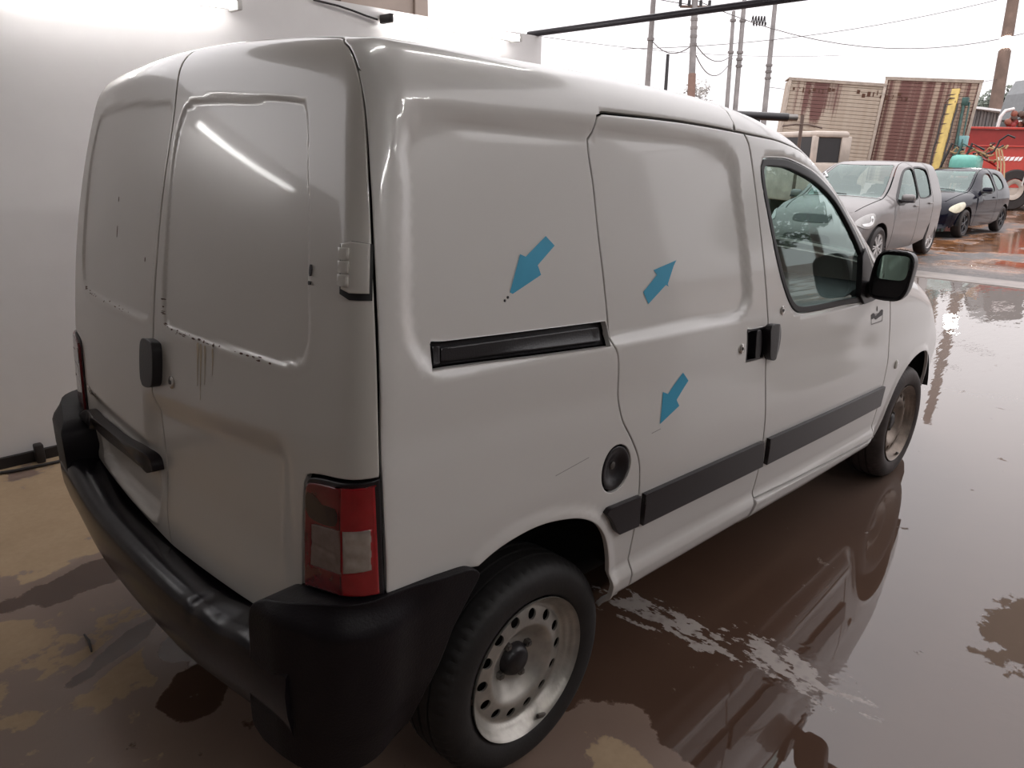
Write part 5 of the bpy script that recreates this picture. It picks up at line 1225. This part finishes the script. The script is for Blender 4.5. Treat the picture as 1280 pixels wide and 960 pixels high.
pole('left one of the close pair of grey poles', 30.42, 16.18, 8.0, (.26, .18), .10, M_PG, lambda t, L: collars(t, L, (6.2, 7.6)))
pole('right one of the close pair of grey poles, with hanging coils', 30.68, 15.95, 12.0, (.27, .17), .11, M_PG, lambda t, L: (collars(t, L, (5.6, 5.9, 6.2, 7.6), .15), tube_obj('coil', [L * 7.6 + Vector((.25 + .10 * i + .10 * math.cos(a), -.25 - .10 * i, -.05 + .30 * math.sin(a))) for i, a in enumerate(np.linspace(0, 6 * math.pi, 40) * 1.0) for _ in (0,)][0:1] + [L * 7.6 + Vector((.30 + .012 * i, -.30 - .012 * i, .22 * math.sin(i * .8))) for i in range(40)], .03, M_DARKW, t, 5)))
pole('grey pole standing left of the beige truck body', 33.6, 16.05, 8.75, (.28, .16), .13, M_PG, lambda t, L: collars(t, L, (5.3, 5.6, 5.9), .16))
pole('thick brown pole with a lit lamp, behind the trailer', 46.0, 9.39, 15.0, (.33, .11), .31, M_PB, lambda t, L: tube_obj('lamp', [L * 7.40, L * 7.95], .32, M_LAMPW, t, 12))
pole('short dark post between the two left poles', 22.0, 13.85, 4.95, (.06, .05), .07, M_DARKW, None, 'short_post')
# wires
M_WIRE = simple('overhead_wire', (.12, .11, .11), .6)
def wire(label, a, b, sag, r=.012):
    a, b = Vector(a), Vector(b); pts = []
    for i in range(17):
        t = i / 16; p = a.lerp(b, t); p.z -= sag * 4 * t * (1 - t); pts.append(p)
    props(tube_obj('overhead_wire', pts, r * 1.35, M_WIRE, seg=5), label, 'wire')
P1, P2, P3, P4, P5, P6 = (25.3, 17.0), (25.1, 14.95), (31.9, 17.2), (32.1, 17.0), (35.1, 16.9), (32.0, 6.2)
wire('slack wire looping between the two left poles', (25.3, 17.0, 6.0), (25.05, 14.9, 5.6), .40, .015)
wire('upper slack wire between the reddish-footed pole and the pair', (25.1, 14.9, 5.75), (31.9, 17.1, 6.1), .50, .015)
wire('lower slack wire between the reddish-footed pole and the pair', (25.1, 14.9, 5.5), (31.9, 17.1, 5.9), .85, .015)
wire('long wire running in from the left to the second pole', (16.5, 24.0, 10.4), (25.3, 15.1, 7.0), .5)
wire('high wire crossing the sky from the poles to the right', (25.2, 15.1, 7.2), (40, 6, 7.4), 1.4)
wire('thin wire crossing low behind all the poles', (14, 33, 9.0), (60, 24, 9.2), 1.2)
wire('wire rising to the top right above the rusty truck bodies', (30, 22, 6.5), (45, 8.5, 9.6), .6)
wire('faint wire ending at the thick brown pole', (35.1, 16.9, 4.9), (47.9, 10.0, 5.9), .5, .010)
# trees far behind
def tree(label, loc, h, w, n, col, seed):
    t = props(empty('tree', loc), label, 'tree', 'trees beyond the yard'); r = random.Random(seed)
    tube_obj('trunk', [(0, 0, 0), (.1, .05, h * .5), (.0, .1, h * .85)], [.22, .15, .06], M_PB, t, 8)
    V = []; Fc = []
    for k in range(n):
        cl = r.choice(range(7)); rc = random.Random(seed * 31 + cl); c0 = Vector((rc.uniform(-w, w) * .6, rc.uniform(-w, w) * .6, h * (.55 + rc.random() * .40)))
        d = Vector((r.gauss(0, 1), r.gauss(0, 1), r.gauss(0, .8))).normalized() * (w * .42 * r.random()**.4); p = c0 + d; s = r.uniform(.10, .24)
        u = Vector((r.gauss(0, 1), r.gauss(0, 1), r.gauss(0, 1))).normalized(); v = u.orthogonal().normalized(); b0 = len(V)
        V += [p - u * s, p + v * s * .5, p + u * s, p - v * s * .5]; Fc.append((b0, b0 + 1, b0 + 2, b0 + 3))
    o = mesh_obj('foliage', V, Fc, col, t); o['kind'] = 'stuff'; return t
M_LEAF = simple('hazy_foliage', (.15, .17, .14), .8, var=.2); M_LEAFN = simple('green_foliage', (.05, .085, .035), .8, var=.3); M_LEAF2 = simple('pale_hazy_foliage', (.30, .28, .26), .8, var=.2)
tree('pale tree crown showing between the poles over the van roof', (54.2, 33.2, 0), 7.0, 2.6, 1400, M_LEAF2, 3)
tree('grey-green tree behind the thick brown pole', (65.5, 15.0, 0), 6.9, 2.6, 2600, M_LEAF, 4)
tree('grey-green tree at the right edge behind the machine', (70.5, 10.0, 0), 6.6, 2.4, 2600, M_LEAF, 5)
tree('leafy tree beyond the yard, off to the right of the shed', (24.5, -10.5, 0), 5.5, 2.2, 1600, M_LEAFN, 8)
tree('second leafy tree beyond the yard, farther off to the right', (30, -14.5, 0), 6.0, 2.6, 1600, M_LEAFN, 9)
tree('small tree just right of the rusty truck body', (56, 17.2, 0), 4.6, 2.0, 1200, M_LEAF2, 6)

# thing > part > sub-part: lift anything deeper one level up
bpy.context.view_layer.update()
def depth(o):
    d = 0
    while o.parent: o = o.parent; d += 1
    return d
for o in list(bpy.data.objects):
    while depth(o) > 2:
        p = o.parent; m = p.matrix_basis @ o.matrix_basis
        o.parent = p.parent; o.matrix_parent_inverse = Matrix.Identity(4); o.matrix_basis = m
bpy.context.view_layer.update()
